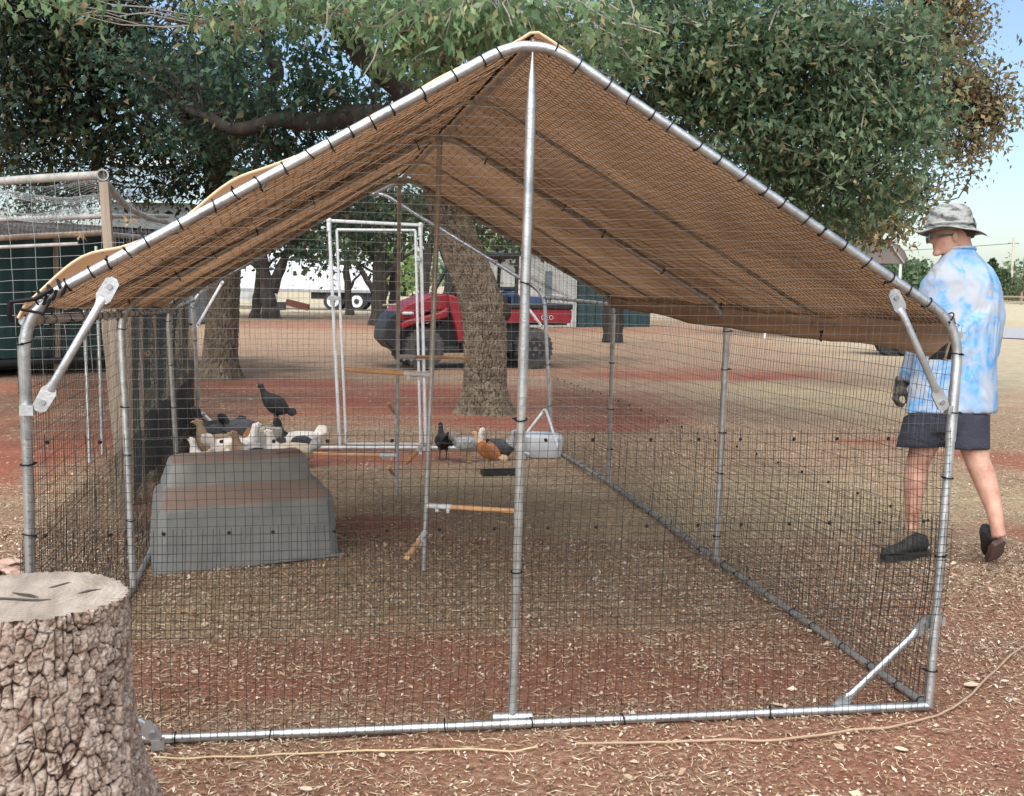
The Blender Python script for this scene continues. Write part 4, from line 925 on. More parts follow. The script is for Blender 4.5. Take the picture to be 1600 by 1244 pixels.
bd2 = MB(); bd2.tube([PP(hcx, 352)+r_*.126*math.cos(t)+f_*.113*math.sin(t) for t in np.linspace(0, 2*PI, 30)], .009, 6); bd2.build('hat_band', HATM, man)
for px, py in ((1472, 337), (1497, 334)): MB().ball(PP(px, py, -.098), .006, 8).build('hat_eyelet', BLACKPL, man)
# sunglasses
gl = MB(); gl.loft([(PP(1452, 373, -.07), r_*.006, u_*.02), (PP(1449, 374, -.03), r_*.01, u_*.026), (PP(1449, 374, .02), r_*.008, u_*.021)], 10); gl.beam(PP(1451, 368, -.06), PP(1490, 366, -.082), .005, .009); gl.build('sunglasses', mat('dark_lens', (.01, .01, .012), .15), man)
# shoes
def shoe(toe, heel, w, h, tip_up=0):
    d = nrm(heel-toe); ln_ = np.linalg.norm(heel-toe); up = nrm(vec(0, 0, 1)-d*d[2]); s = np.cross(d, up); mb = MB(); st = []
    for t, ww, hh in ((0, .35, .3), (.06, .75, .5), (.2, 1, .62), (.4, .95, .8), (.6, .85, 1.25), (.8, .8, 1.45), (.94, .75, 1.3), (1, .45, .9)):
        st.append((toe+d*ln_*t+up*h*hh/2, s*w*ww, up*h*hh/2))
    return mb, st, (d, up, s, ln_)
to, he = gd(1380, PD+.02), gd(1446, PD+.17); to[2] = .03; he[2] = .03
mb, st, (d, up, s, ln_) = shoe(to, he, .047, .07); mb.loft(st, 16); mb.build('shoe', SHOE, man)
sl = MB(); sl.loft([(to+d*ln_*t-up*.004, s*.052*w_, d*.001) for t, w_ in ((0, .3), (.1, .8), (.3, 1), (.6, .8), (.9, .8), (1, .5))], 4); 
sl = MB(); P_ = [(to+d*ln_*t, w_*.052) for t, w_ in ((-.02, .4), (.06, .8), (.25, 1), (.55, .82), (.85, .84), (1.01, .5))]
vs = [p+s*w_*a_+up*z_ for p, w_ in P_ for a_, z_ in ((-1, -.024), (1, -.024), (1, .004), (-1, .004))]
sl.add(vs, [(i*4+j, i*4+(j+1) % 4, (i+1)*4+(j+1) % 4, (i+1)*4+j) for i in range(5) for j in range(4)]+[(0, 1, 2, 3), (23, 22, 21, 20)]); sl.build('sole', BLACKPL, man)
# trailing shoe, heel lifted: sole faces the camera
tt = gp(1552, 877); tt[2] = .015; hh_ = PP(1563, 829, -.26)+vec(0, 0, -.02)
d = nrm(hh_-tt); s = nrm(np.cross(d, f_)); up = nrm(np.cross(s, d)); up = up if np.dot(up, f_) > 0 else -up; ln_ = .255
hh2 = tt+d*ln_
mb = MB(); mb.loft([(tt+d*ln_*t+up*(.012+.036*h_), s*.045*w_, up*.036*h_) for t, w_, h_ in ((0, .4, .5), (.08, .8, .75), (.25, 1, .95), (.5, .92, 1.25), (.75, .85, 1.6), (.92, .8, 1.6), (1, .5, 1.2))], 16); mb.build('shoe', SHOE, man)
P_ = [(tt+d*ln_*t, w_*.05) for t, w_ in ((-.02, .45), (.06, .85), (.25, 1.05), (.55, .82), (.85, .86), (1.0, .55))]
sl = MB(); vs = [p+s*w_*a_+up*z_ for p, w_ in P_ for a_, z_ in ((-1, -.012), (1, -.012), (1, .016), (-1, .016))]
sl.add(vs, [(i*4+j, i*4+(j+1) % 4, (i+1)*4+(j+1) % 4, (i+1)*4+j) for i in range(5) for j in range(4)]+[(0, 1, 2, 3), (23, 22, 21, 20)]); sl.build('sole', SOLE, man)
# gloved hand
hd = MB(); w0 = PP(1411, 594, .27); pm = PP(1402, 616, .29)
hd.tube([w0+vec(0, 0, .02), w0, lerp(w0, pm, .5), pm], [.042, .044, (.045, .03), (.04, .028)], 12)
for k in range(4):
    o = f_*(-.03+.02*k); a = pm+o+vec(0, 0, .0); lnf = (.075, .085, .08, .062)[k]
    hd.tube([a-vec(0, 0, -.01), a+vec(-.012, 0, -lnf*.4), a+r_*.008+vec(0, 0, -lnf*.75), a+r_*.034+vec(0, 0, -lnf*.8)], [.0125, .012, .0115, .009], 8)
hd.tube([lerp(w0, pm, .4)-f_*.02, pm-f_*.05+r_*.03, pm-f_*.045+r_*.045+vec(0, 0, -.03), pm-f_*.04+r_*.04+vec(0, 0, -.05)], [.017, .015, .013, .01], 8)
remesh(hd, 'glove', .005, GLOVE, man, 1)
hd = MB(); w0 = PP(1505, 612, .3); pm = w0+vec(0, 0, -.06)
hd.tube([w0, pm], [(.03, .02), (.04, .028)], 10)
for k in range(4): a = pm+f_*(-.03+.02*k); hd.tube([a, a+vec(-.01, 0, -.04), a+vec(0, 0, -.07)], [.012, .011, .009], 8)
hd.tube([pm+vec(0, 0, .04), pm-r_*.03+vec(0, 0, .0), pm-r_*.035+vec(0, 0, -.03)], [.015, .013, .01], 8)
remesh(hd, 'glove', .005, GLOVE, man, 1)
# ------------------------------------------------------------------ foliage
LEAF = attr_mat('oak_leaf', .55, .38, spec=.35)
def leafmesh(name, pts, size, palette, parent, weights=None, kind=None, seed=0, wide=.5, droop=.5, lobed=True, label=None):
    rg = np.random.default_rng(seed+100); n = len(pts)
    if lobed: base = np.array([[0, 0, 0], [.22, .16, .0], [.38, .52, .05], [.62, .2, .03], [1.0, .22, -.08], [.72, -.2, .03], [.45, -.5, .05], [.2, -.14, 0]]); 
    else: base = np.array([[0, 0, 0], [.5, .5, .06], [1, 0, -.05], [.5, -.5, .06]])
    k = len(base)
    s = size*(.42+.95*rg.random(n)**1.2); V = base[None]*s[:, None, None]; V[..., 1] *= wide*rg.uniform(.7, 1.2, (n, 1)); V[..., 2] *= rg.uniform(-1.5, 2, (n, 1))
    # random orientation, tips drooping
    az = rg.uniform(0, 2*PI, n); pit = rg.normal(-droop, .6, n); rol = rg.normal(0, .9, n)
    c, sn = np.cos(rol)[:, None], np.sin(rol)[:, None]; y, z = V[..., 1].copy(), V[..., 2].copy(); V[..., 1] = y*c-z*sn; V[..., 2] = y*sn+z*c
    c, sn = np.cos(pit)[:, None], np.sin(pit)[:, None]; x, z = V[..., 0].copy(), V[..., 2].copy(); V[..., 0] = x*c-z*sn; V[..., 2] = x*sn+z*c
    c, sn = np.cos(az)[:, None], np.sin(az)[:, None]; x, y = V[..., 0].copy(), V[..., 1].copy(); V[..., 0] = x*c-y*sn; V[..., 1] = x*sn+y*c
    V += pts[:, None]; F = np.arange(n*k).reshape(n, k); pal = np.array(palette)
    w = np.array(weights if weights is not None else [1]*len(pal), float); w /= w.sum()
    clump = vnoise(pts[:, 0]*1.0+pts[:, 2]*.7, pts[:, 1]+pts[:, 2], 1.3, 5)
    idx = rg.choice(len(pal), n, p=w); cols = pal[idx]*rg.uniform(.75, 1.25, (n, 1))*(.75+.5*clump)[:, None]
    return link(name, np_mesh(name, V.reshape(-1, 3), F, LEAF, cols), parent, label, kind)
def clumps(blobs, seed, sig=.16, per=26):
    "blobs: (centre, radii3 in (r,f,u) frame, n leaves) -> leaf points gathered on twig-ends"
    rg = np.random.default_rng(seed); out = []; cs = []
    for c, rad, n in blobs:
        m_ = max(1, int(n/per)); u = rg.normal(size=(m_, 3)); u /= np.linalg.norm(u, axis=1, keepdims=True); rr = rg.random(m_)**(1/2.2); u *= rr[:, None]
        q = np.asarray(c)+np.outer(u[:, 0]*rad[0], nrm(CR*(1, 1, 0)))+np.outer(u[:, 1]*rad[1], nrm(CF*(1, 1, 0)))+np.outer(u[:, 2]*rad[2], (0, 0, 1))
        cs.append(q); k = int(n/m_); sg = sig*rg.uniform(.6, 1.4, (m_, 1, 1)); p = q[:, None]+rg.normal(size=(m_, k, 3))*sg*np.array([1, 1, .7]); out.append(p.reshape(-1, 3))
    return np.concatenate(out), np.concatenate(cs)
def pb_(px, py, d, rx, ry, rd, n): return (at(px, py, d), (rx/FPX*d, rd, ry/FPX*d), n)
def twigs(name, cs, nodes, mt, parent, r=.006, frac=.5, seed=0):
    rg = np.random.default_rng(seed); lines = []
    nodes = np.array(nodes)
    for c in cs:
        if rg.random() > frac: continue
        dd = np.linalg.norm(nodes-c, axis=1); k = nodes[np.argsort(dd)[rg.integers(0, 2)]]; v = c-k; ln_ = np.linalg.norm(v)
        if ln_ > 3.2: k = c-v/ln_*rg.uniform(.5, 1.2)
        t = np.linspace(0, 1, 7)[:, None]; P = k+(c-k)*t; P += np.sin(t*PI)*rg.normal(0, .12, 3)*min(1, ln_); P += rg.normal(0, .02, P.shape)*(t > 0)
        lines.append((P, r*rg.uniform(.5, 1.3)))
    link(name, wires_mesh(name, lines, mt), parent, kind='stuff')
def limb_obj(name, pts, r, mt, parent, n=12, wobble=.04):
    pts = [np.array(p, float) for p in pts]; P = []; R_ = []
    rs = np.linspace(r[0], r[1], len(pts)) if len(r) == 2 else r
    for i in range(len(pts)-1):
        for t in np.linspace(0, 1, 6, endpoint=False):
            P.append(lerp(pts[i], pts[i+1], t)); R_.append(rs[i]*(1-t)+rs[i+1]*t)
    P.append(pts[-1]); R_.append(rs[-1]); P = np.array(P)
    k = np.array([.25, .5, .25]); 
    for _ in range(3): P[1:-1] = (P[:-2]+2*P[1:-1]+P[2:])/4
    for i in range(1, len(P)): P[i] += np.array(noise.noise_vector(P[i]*2.1))*wobble; R_[i] *= 1+.18*noise.noise(P[i]*5)
    return MB().tube(list(P), R_, n).build(name, mt, parent), P

# ------------------------------------------------------------------ the big oak behind the run
D0 = 12.95
ob = gd(757, D0); oak = thing('oak_tree', 'large oak with a leaning grey-brown trunk rising through the view behind the run', 'tree', ob)
def OP(px, py, d=D0): return at(px, py, d)
def oakflare(TH, H): 
    k = np.clip(1-H/.45, 0, 1)**2; return k*(.10+.05*np.sin(TH*4+.5))
bark_tube('trunk', [ob+vec(0, 0, -.05), OP(757, 600), OP(758, 540), OP(757, 490), OP(742, 440), OP(722, 390), OP(704, 340), OP(688, 290, 12.8), OP(672, 245, 12.6), OP(655, 200, 12.4)],
          [.27, .245, .235, .24, .225, .225, .215, .2, .2, .19], 380, 620, .034, .15, .022, OAKBARK, oak, oakflare, .06, 11)
kb = MB(); kb.loft([(OP(778, 492)+CR*.0, CU*.12, CF*.12), (OP(786, 490), CU*.115, CF*.11), (OP(793, 488), CU*.09, CF*.085), (OP(797, 487), CU*.04, CF*.04)], 14)
for i, p in enumerate(kb.v): q = np.array(p); kb.v[i] = tuple(q+np.array(noise.noise_vector(q*9))*.02)
kb.build('branch_stub', OAKBARK, oak)
nodes = []
def OL(pts, r, w=.05, n=12):
    o, P = limb_obj('limb', pts, r, DARKBARK, oak, n, w); nodes.extend(list(P[::3])); return P
OL([OP(660, 215, 12.4), OP(640, 150, 12.2), OP(600, 105, 12), OP(560, 70, 11.8), OP(520, 30, 11.4), OP(480, -40, 11)], [.19, .15, .15, .14, .12, .1])
OL([OP(650, 205, 12.4), OP(600, 180, 12.6), OP(550, 178, 12.8), OP(500, 192, 13), OP(440, 185, 13), OP(360, 200, 13), OP(290, 170, 13.2)], [.17, .13, .13, .12, .09, .07, .04])
OL([OP(690, 260, 12.7), OP(760, 200, 12.6), OP(860, 150, 12.6), OP(960, 175, 12.6), OP(1030, 160, 12.5), OP(1085, 140, 12.4), OP(1180, 90, 12.2), OP(1290, 60, 12)], [.18, .15, .14, .13, .14, .11, .08, .05])
OL([OP(1030, 160, 12.5), OP(1120, 190, 12.6), OP(1210, 230, 12.7), OP(1300, 250, 12.8)], [.08, .06, .045, .03])
OL([OP(655, 200, 12.4), OP(690, 100, 11.8), OP(740, 0, 11.2), OP(800, -120, 10.8), OP(860, -260, 10.5)], [.17, .15, .13, .1, .07])
OL([OP(690, 100, 11.8), OP(720, 40, 10.6), OP(750, -20, 9.6), OP(780, -90, 8.8)], [.1, .08, .06, .03])
OL([OP(560, 70, 11.8), OP(480, -60, 12.5), OP(420, -200, 13)], [.1, .08, .05])
OL([OP(520, 30, 11.4), OP(430, 20, 11.6), OP(350, 40, 11.8), OP(260, 30, 12)], [.08, .06, .045, .025])
OL([OP(960, 175, 12.6), OP(1000, 80, 12.2), OP(1060, -20, 12), OP(1150, -140, 12)], [.1, .08, .06, .04])
OL([OP(800, -120, 10.8), OP(950, -200, 10.6), OP(1100, -260, 10.8), OP(1250, -250, 11)], [.08, .07, .05, .03])
OL([OP(560, 60, 11.8), OP(590, 90, 11.6), OP(580, 140, 11.5)], [.03, .02, .01], .02, 8)
nodes = np.array(nodes)
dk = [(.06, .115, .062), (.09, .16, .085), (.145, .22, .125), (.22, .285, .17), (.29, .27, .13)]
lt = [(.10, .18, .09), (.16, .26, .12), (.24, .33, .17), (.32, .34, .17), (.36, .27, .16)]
blobs = [pb_(1080, 60, 12, 150, 110, 1.0, 7000), pb_(1230, 80, 11.8, 180, 130, 1.0, 9500), pb_(1370, 110, 11.8, 110, 120, .9, 6000), pb_(1180, 200, 12.2, 150, 90, .9, 5000),
         pb_(1320, 230, 12, 140, 90, .9, 5200), pb_(1410, 300, 12.4, 50, 40, .5, 260), pb_(1280, 310, 12.6, 110, 50, .7, 1700), pb_(1000, 30, 12.2, 90, 70, .8, 1500), pb_(1440, 200, 12.2, 45, 60, .6, 420), pb_(1340, 345, 12.8, 60, 26, .5, 380)]
P1, C1 = clumps(blobs, 1, .15)
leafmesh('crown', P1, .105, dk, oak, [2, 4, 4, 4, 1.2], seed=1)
blobs = [pb_(640, 50, 9.6, 90, 55, .7, 900), pb_(760, 35, 9.2, 110, 45, .8, 1100), pb_(880, 35, 9.6, 90, 50, .7, 800), pb_(970, 60, 10.4, 70, 60, .6, 600), pb_(660, 100, 9.6, 35, 25, .3, 170), pb_(790, 70, 9.4, 55, 20, .4, 260), pb_(450, 0, 10, 110, 45, .8, 700), pb_(350, 20, 10.5, 70, 50, .6, 380), pb_(80, -20, 9, 90, 30, .8, 300), pb_(610, 10, 9.4, 200, 26, .8, 600)]
P2, C2 = clumps(blobs, 2, .11, 14)
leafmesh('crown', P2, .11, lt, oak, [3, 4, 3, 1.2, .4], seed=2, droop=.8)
blobs = [pb_(560, 160, 13, 120, 60, .8, 1100), pb_(450, 110, 13.4, 110, 90, .9, 1700), pb_(330, 160, 13.6, 120, 90, 1, 1900), pb_(240, 90, 13.8, 110, 70, 1, 1100), pb_(560, 20, 12.8, 120, 60, .9, 900), pb_(880, 110, 13, 120, 60, .8, 1500), pb_(740, 70, 13, 120, 60, .8, 1500), pb_(1010, 130, 13.4, 70, 50, .7, 500), pb_(470, 240, 13.6, 70, 60, .7, 800), pb_(400, 290, 13.8, 50, 50, .6, 600), pb_(1180, 290, 13.4, 120, 40, .6, 800)]
P3, C3 = clumps(blobs, 3, .17)
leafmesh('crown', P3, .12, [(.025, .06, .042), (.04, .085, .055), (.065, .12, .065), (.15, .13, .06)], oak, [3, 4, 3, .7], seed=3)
# the part of the crown overhead, above the picture: keeps the sky off the run
blobs = [(ob+vec(x, y, z), (1.7, 1.7, .9), 380) for x, y, z in ((-3, -3, 6.2), (0, -4, 6.4), (3, -3, 6.2), (-4, 0, 6.3), (0, 0, 7.2), (4, 0, 6.4), (-2, 3, 6.4), (2, 3, 6.5), (1.5, -7, 6.2), (-2, -7, 6.2), (5, -5, 6), (-5.5, -5, 6), (-1, -10.5, 6), (3.5, -9.5, 6.1))]
P4, C4 = clumps(blobs, 4, .3, 30); leafmesh('crown', P4, .2, dk, oak, seed=4, lobed=False)
TWIG = mat('pale_twig', (.3, .27, .23), .8)
twigs('twigs', C1, nodes, TWIG, oak, .009, .5, 1); twigs('twigs', C2, nodes, TWIG, oak, .006, .8, 2); twigs('twigs', C3, nodes, DARKBARK, oak, .009, .6, 3)
for px, py, ex, ey in ((592, 66, 568, 118), (512, 0, 502, 68), (985, 0, 988, 30)): MB().tube([OP(px, py, 9.2), OP((px+ex)/2+4, (py+ey)/2, 9.2), OP(ex, ey, 9.2)], [.008, .007, .005], 6).build('bare_twig', TWIG, oak)

# ------------------------------------------------------------------ oak on the left
D1 = 17.0; lb = gd(343, D1); oak2 = thing('oak_tree', 'dark oak on the left whose trunk stands behind the left back corner of the run', 'tree', lb)
bark_tube('trunk', [lb+vec(0, 0, -.05), OP(345, 540, D1), OP(349, 470, D1), OP(352, 400, D1), OP(346, 330, D1), OP(340, 260, D1), OP(345, 180, D1), OP(360, 90, D1)], [.27, .25, .235, .225, .22, .2, .17, .13], 160, 260, .045, .16, .02, bark_mat('left_oak_bark', (.03, .022, .015), (.16, .125, .09), (.1, .078, .055), (.06, .045, .03), 8), oak2, oakflare, .05, 21)
nodes2 = []
def OL2(pts, r, w=.06):
    o, P = limb_obj('limb', pts, r, DARKBARK, oak2, 10, w); nodes2.extend(list(P[::3]))
OL2([OP(340, 260, D1), OP(310, 200, 16.5), OP(270, 150, 16), OP(215, 150, 15.6), OP(130, 185, 15.2), OP(60, 205, 15), OP(-30, 225, 15)], [.15, .12, .1, .095, .09, .08, .06])
OL2([OP(340, 250, D1), OP(420, 150, 16.6), OP(440, 110, 16.5), OP(420, 70, 16.4), OP(410, 20, 16.2)], [.12, .1, .09, .08, .06])
OL2([OP(345, 180, D1), OP(250, 90, 16.5), OP(180, 40, 16), OP(100, 0, 15.8)], [.1, .08, .06, .04])
OL2([OP(215, 150, 15.6), OP(160, 90, 15.5), OP(110, 60, 15.5), OP(30, 30, 15.4)], [.06, .05, .035, .02])
OL2([OP(270, 150, 16), OP(230, 175, 15.6), OP(165, 190, 15.4), OP(140, 260, 15.3)], [.05, .04, .035, .02])
OL2([OP(150, 275, 16), OP(150, 225, 15.8), OP(142, 205, 15.7), OP(100, 190, 15.6)], [.07, .06, .05, .03])
blobs = [pb_(60, 60, 15, 120, 70, 1.2, 4200), pb_(180, 90, 15.5, 90, 80, 1.2, 3300), pb_(60, 150, 15.2, 120, 60, 1.2, 3600), pb_(150, 210, 15.4, 130, 50, 1.1, 2200), pb_(280, 230, 15.8, 90, 50, 1, 1700), pb_(20, 235, 15, 80, 36, 1, 900), pb_(330, 120, 16, 90, 60, 1.1, 2200), pb_(100, -20, 15, 200, 40, 1.3, 3200), pb_(350, 20, 16, 120, 50, 1.2, 900), pb_(270, 285, 16.4, 60, 26, .8, 500), pb_(420, 210, 16.4, 70, 70, 1, 1100), pb_(440, 330, 17.2, 60, 50, .8, 900), pb_(560, 330, 18, 70, 50, .9, 900), pb_(350, 350, 17.2, 50, 40, .8, 500), pb_(40, 285, 19, 110, 36, 1, 1300), pb_(150, 290, 20, 90, 34, 1, 900), pb_(60, 330, 24, 130, 40, 1, 900)]
P5, C5 = clumps(blobs, 5, .22)
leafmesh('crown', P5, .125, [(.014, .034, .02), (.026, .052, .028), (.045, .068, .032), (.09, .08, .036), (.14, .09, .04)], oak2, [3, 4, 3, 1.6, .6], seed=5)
twigs('twigs', C5, nodes2, DARKBARK, oak2, .012, .8, 5)
blobs = [(lb+vec(x, y, z), (2.2, 2.2, 1.0), 500) for x, y, z in ((-4, -2, 6.6), (0, 0, 7.6), (3, -2, 6.9), (-3, 3, 6.8), (2, 3, 7))]
P4, C4 = clumps(blobs, 14, .35, 30); leafmesh('crown', P4, .24, dk, oak2, seed=14, lobed=False)

# autumn tree on the right
ab = gd(957, 30); aut = thing('oak_tree', 'oak with bronze autumn leaves hanging out against the sky at the upper right', 'tree', ab)
limb_obj('trunk', [ab, OP(958, 440, 30), OP(1010, 330, 26), OP(1200, 280, 20), OP(1260, 160, 18.5)], [.3, .26, .24, .2, .12], DARKBARK, aut)
nd = []
for pts in ([OP(1200, 280, 19), OP(1330, 230, 18), OP(1450, 200, 17.5), OP(1560, 180, 17)], [OP(1260, 160, 18.5), OP(1380, 60, 17.8), OP(1480, -20, 17.3)], [OP(1330, 230, 18), OP(1400, 290, 17.5), OP(1450, 310, 17.3)]):
    o, P = limb_obj('limb', pts, [.1, .03], DARKBARK, aut, 8); nd += list(P[::2])
blobs = [pb_(1475, 30, 17.2, 62, 60, .8, 2400), pb_(1475, 130, 17.2, 66, 70, .8, 2600), pb_(1535, 160, 17.2, 52, 50, .6, 1700), pb_(1480, 225, 17.2, 66, 46, .7, 1100), pb_(1545, 205, 17.2, 34, 26, .4, 260), pb_(1420, 300, 17, 52, 38, .6, 700), pb_(1380, 345, 17, 70, 30, .6, 1000), pb_(1330, 355, 17, 70, 28, .6, 900), pb_(1300, 330, 17.6, 90, 40, .7, 1000), pb_(1510, 70, 17.2, 26, 34, .4, 200), pb_(1400, -40, 17.4, 110, 40, .9, 900), pb_(1505, 262, 17.2, 30, 20, .3, 130), pb_(1400, 362, 17, 16, 12, .2, 50)]
P6, C6 = clumps(blobs, 6, .17, 18)
leafmesh('crown', P6, .115, [(.11, .13, .06), (.18, .16, .075), (.25, .19, .1), (.33, .25, .14), (.15, .11, .06)], aut, [2, 3, 3, 1.6, 2], seed=6)
twigs('twigs', C6, nd, DARKBARK, aut, .01, .7, 6)

# hanging leaf in foreground, shed leaves caught in the aviary netting come later

# ------------------------------------------------------------------ woodland trees behind
def small_tree(px, d, wpx, lean, crown, pal, label, gname, lobes, seed, h=5.5, fork=None, cat='tree', name='oak_tree', group='trees in the field behind the run'):
    b0 = gd(px, d, float(hgt(gd(px, d)[0], gd(px, d)[1]))); t = thing(name, label, cat, b0, group=group)
    r = wpx/2/FPX*d
    tp_ = b0+nrm(CR*(1, 1, 0))*lean+vec(0, 0, h*.62)
    o, P = limb_obj('trunk', [b0-vec(0, 0, .1), lerp(b0, tp_, .12), lerp(b0, tp_, .5), tp_], [r*1.35, r, r*.85, r*.5], DARKBARK, t, 12, .1)
    nd = list(P[6:])
    for k in range(4):
        a = random.uniform(0, 6.28); s0 = P[int(len(P)*random.uniform(.5, .9))]; e0 = s0+vec(math.cos(a)*h*.25, math.sin(a)*h*.2, h*.22)
        o, Q = limb_obj('limb', [s0, lerp(s0, e0, .5)+vec(0, 0, .1), e0], [r*.4, r*.15], DARKBARK, t, 7, .1); nd += list(Q)
    bl = [pb_(*c) for c in crown]
    Pp, Cc = clumps(bl, seed, .3*d/30, 22); leafmesh('crown', Pp, .16*max(1, d/30), pal, t, seed=seed, lobed=False, wide=.8)
    return t
bgp = [(.02, .05, .03), (.035, .075, .035), (.06, .1, .045), (.1, .11, .045)]
small_tree(399, 46, 14, .3, [(395, 360, 46, 60, 40, 2, 900), (360, 330, 46, 50, 40, 2, 500)], bgp, 'slim dark tree just left of the forked one, in front of the white trailer', None, 3, 31)
t = small_tree(422, 45, 24, -.4, [(440, 340, 45, 70, 50, 2, 1300), (480, 380, 45, 50, 25, 1.6, 500)], bgp, 'stout dark tree that forks in front of the left part of the white trailer', None, 3, 32)
limb_obj('limb', [at(424, 455, 45), at(438, 420, 45), at(452, 385, 45)], [.28, .2, .12], DARKBARK, t)
t = small_tree(546, 52, 12, -.2, [(540, 350, 52, 60, 45, 2, 900), (500, 390, 52, 45, 20, 1.6, 420)], bgp, 'thin tree in front of the wheels of the trailer', None, 3, 33)
limb_obj('limb', [at(592, 470, 52), at(572, 435, 52), at(556, 408, 52)], [.16, .13, .1], DARKBARK, t)
small_tree(592, 40, 26, .1, [(590, 340, 40, 60, 60, 2, 1500), (560, 395, 40, 30, 18, 1, 260)], bgp, 'thick dark tree between the trailer and the red utility vehicle', None, 3, 34)
small_tree(614, 41, 16, .1, [(630, 330, 41, 50, 45, 2, 900)], bgp, 'narrower dark tree standing close to the right of the thick one', None, 3, 35)
small_tree(651, 34, 18, .5, [(660, 340, 34, 40, 40, 1.6, 700)], bgp, 'dark tree standing right behind the bonnet of the red utility vehicle', None, 3, 36)
small_tree(700, 36, 26, .2, [(720, 335, 36, 60, 40, 2, 1100), (790, 370, 36, 40, 22, 1.4, 420)], bgp, 'dark tree hidden behind the leaning oak trunk', None, 3, 37)
small_tree(960, 60, 30, 0, [(960, 400, 60, 60, 40, 2, 500)], bgp, 'tree behind the right rear post of the run, mostly hidden by the cover', None, 3, 38)
# pale wood behind
fr = [(.14, .22, .07), (.2, .3, .1), (.26, .34, .13)]
small_tree(632, 120, 10, 0, [(632, 418, 120, 22, 40, 4, 1000), (600, 410, 120, 30, 30, 4, 700)], fr, 'bright green tree far off between the dark trunks left of the utility vehicle', None, 3, 41, 8)
small_tree(800, 110, 10, 0, [(806, 405, 110, 36, 34, 4, 1300), (770, 400, 110, 30, 30, 4, 700)], fr, 'bright green tree far off to the right of the leaning oak trunk', None, 3, 42, 8)

# ------------------------------------------------------------------ far treeline and distant trees on the right
def treeline(name, label, px0, px1, d, h0, h1, n, pal, size, seed, kind='stuff', cat='trees'):
    rg = np.random.default_rng(seed); pts = []
    nb = max(5, int((px1-px0)/16))
    for k in range(nb):
        px = px0+(px1-px0)*(k+rg.random())/nb; g_ = gd(px, d); z0 = float(hgt(g_[0], g_[1])); dd = d*rg.uniform(.95, 1.15); g_ = gd(px, dd, z0)
        hh = rg.uniform(h0, h1); w_ = (px1-px0)/nb/FPX*d*rg.uniform(.8, 1.6); m_ = int(n/nb); u = rg.normal(size=(m_, 3)); u /= np.linalg.norm(u, axis=1, keepdims=True); u *= (rg.random(m_)**.4)[:, None]
        u += rg.normal(0, .08, u.shape)
        pts.append(g_+vec(0, 0, hh*.5)+np.stack([u[:, 0]*w_, u[:, 1]*w_, u[:, 2]*hh*.55], 1))
    o = leafmesh(name, np.concatenate(pts), size, pal, None, seed=seed, lobed=False, wide=1.0); return tag(o, label, cat, kind=kind)
hz_ = [(.14, .2, .12), (.18, .25, .15), (.24, .31, .19)]
treeline('far_woodland', 'pale green line of woods along the horizon', -700, 1800, 420, 8, 15, 30000, hz_, 1.7, 51)
treeline('far_woodland', 'grey green belt of woods beyond the field to the right', 1240, 1480, 230, 5, 10, 9000, [(.07, .12, .06), (.1, .16, .08), (.14, .2, .1)], .8, 52)
def conifer(px, d, hpx, wpx, label, seed, pal=[(.04, .075, .035), (.06, .1, .045), (.1, .13, .06)]):
    g_ = gd(px, d); z0 = float(hgt(g_[0], g_[1])); g_[2] = z0; H = hpx/FPX*d; t = thing('cedar_tree', label, 'tree', g_)
    MB().tube([g_-vec(0, 0, .2), g_+vec(0, 0, H)], [.22, .02], 8).build('trunk', DARKBARK, t); rg = np.random.default_rng(seed); n = 3800
    z = rg.random(n)**1.3; w = wpx/2/FPX*d*(1-z)**.8*(1+.35*np.sin(z*38+rg.normal(0, .4, n))); a = rg.uniform(0, 2*PI, n); rr = w*rg.random(n)**.35
    leafmesh('crown', g_+np.stack([np.cos(a)*rr, np.sin(a)*rr, .04*H+z*H], 1), .36*d/120, pal, t, seed=seed, lobed=False, wide=.5, droop=-.3)
conifer(1547, 130, 62, 56, 'pointed dark cedar just right of the walker\'s shoulder', 61)
conifer(1622, 120, 90, 110, 'broad olive cedar cut by the right edge beside the utility pole', 62, [(.07, .09, .045), (.11, .13, .06), (.15, .16, .08)])
conifer(1567, 150, 42, 50, 'low olive cedar between the pointed cedar and the utility pole', 63)
conifer(1392, 160, 34, 40, 'round cedar between the carport post and the walker', 64, [(.06, .1, .05), (.09, .14, .07), (.13, .18, .09)])
# utility pole and line
g_ = gd(1578, 150); g_[2] = float(hgt(g_[0], g_[1])); up_ = thing('utility_pole', 'thin pale utility pole near the right edge', 'pole', g_)
MB().tube([g_, g_+vec(0, 0, 8.2)], [.2, .14], 8).build('shaft', noisy('pale_pole', [(.4, .36, .3), (.5, .46, .4)], 3, .9), up_)
MB().box(g_+vec(0, 0, 7.4), (1.6, .12, .12)).build('crossarm', OLDWOOD, up_)
a = g_+vec(0, 0, 7.4); b_ = gd(1150, 210, 8); mid = lerp(a, b_, .5)-vec(0, 0, 1)
tag(MB().tube(bez(a, mid, b_, 14), .05, 5).build('power_line', mat('line_grey', (.15, .15, .16), .6)), 'faint overhead power line crossing the sky beside the hat', 'cable')
# low far fence at the right
fz = thing('field_fence', 'low dark board fence across the far end of the field at the right', 'fence', gd(1590, 115))
for py_, h_ in ((0, .5), (0, 1.0)): MB().beam(gd(1500, 115, h_+.8*float(hgt(20, 115))), gd(1750, 112, h_+.8*float(hgt(20, 112))), .06, .16).build('rail', OLDWOOD, fz)
for k in range(9): p = gd(1505+k*30, 115); MB().box(p+vec(0, 0, .8), (.14, .14, 1.8)).build('post', OLDWOOD, fz)

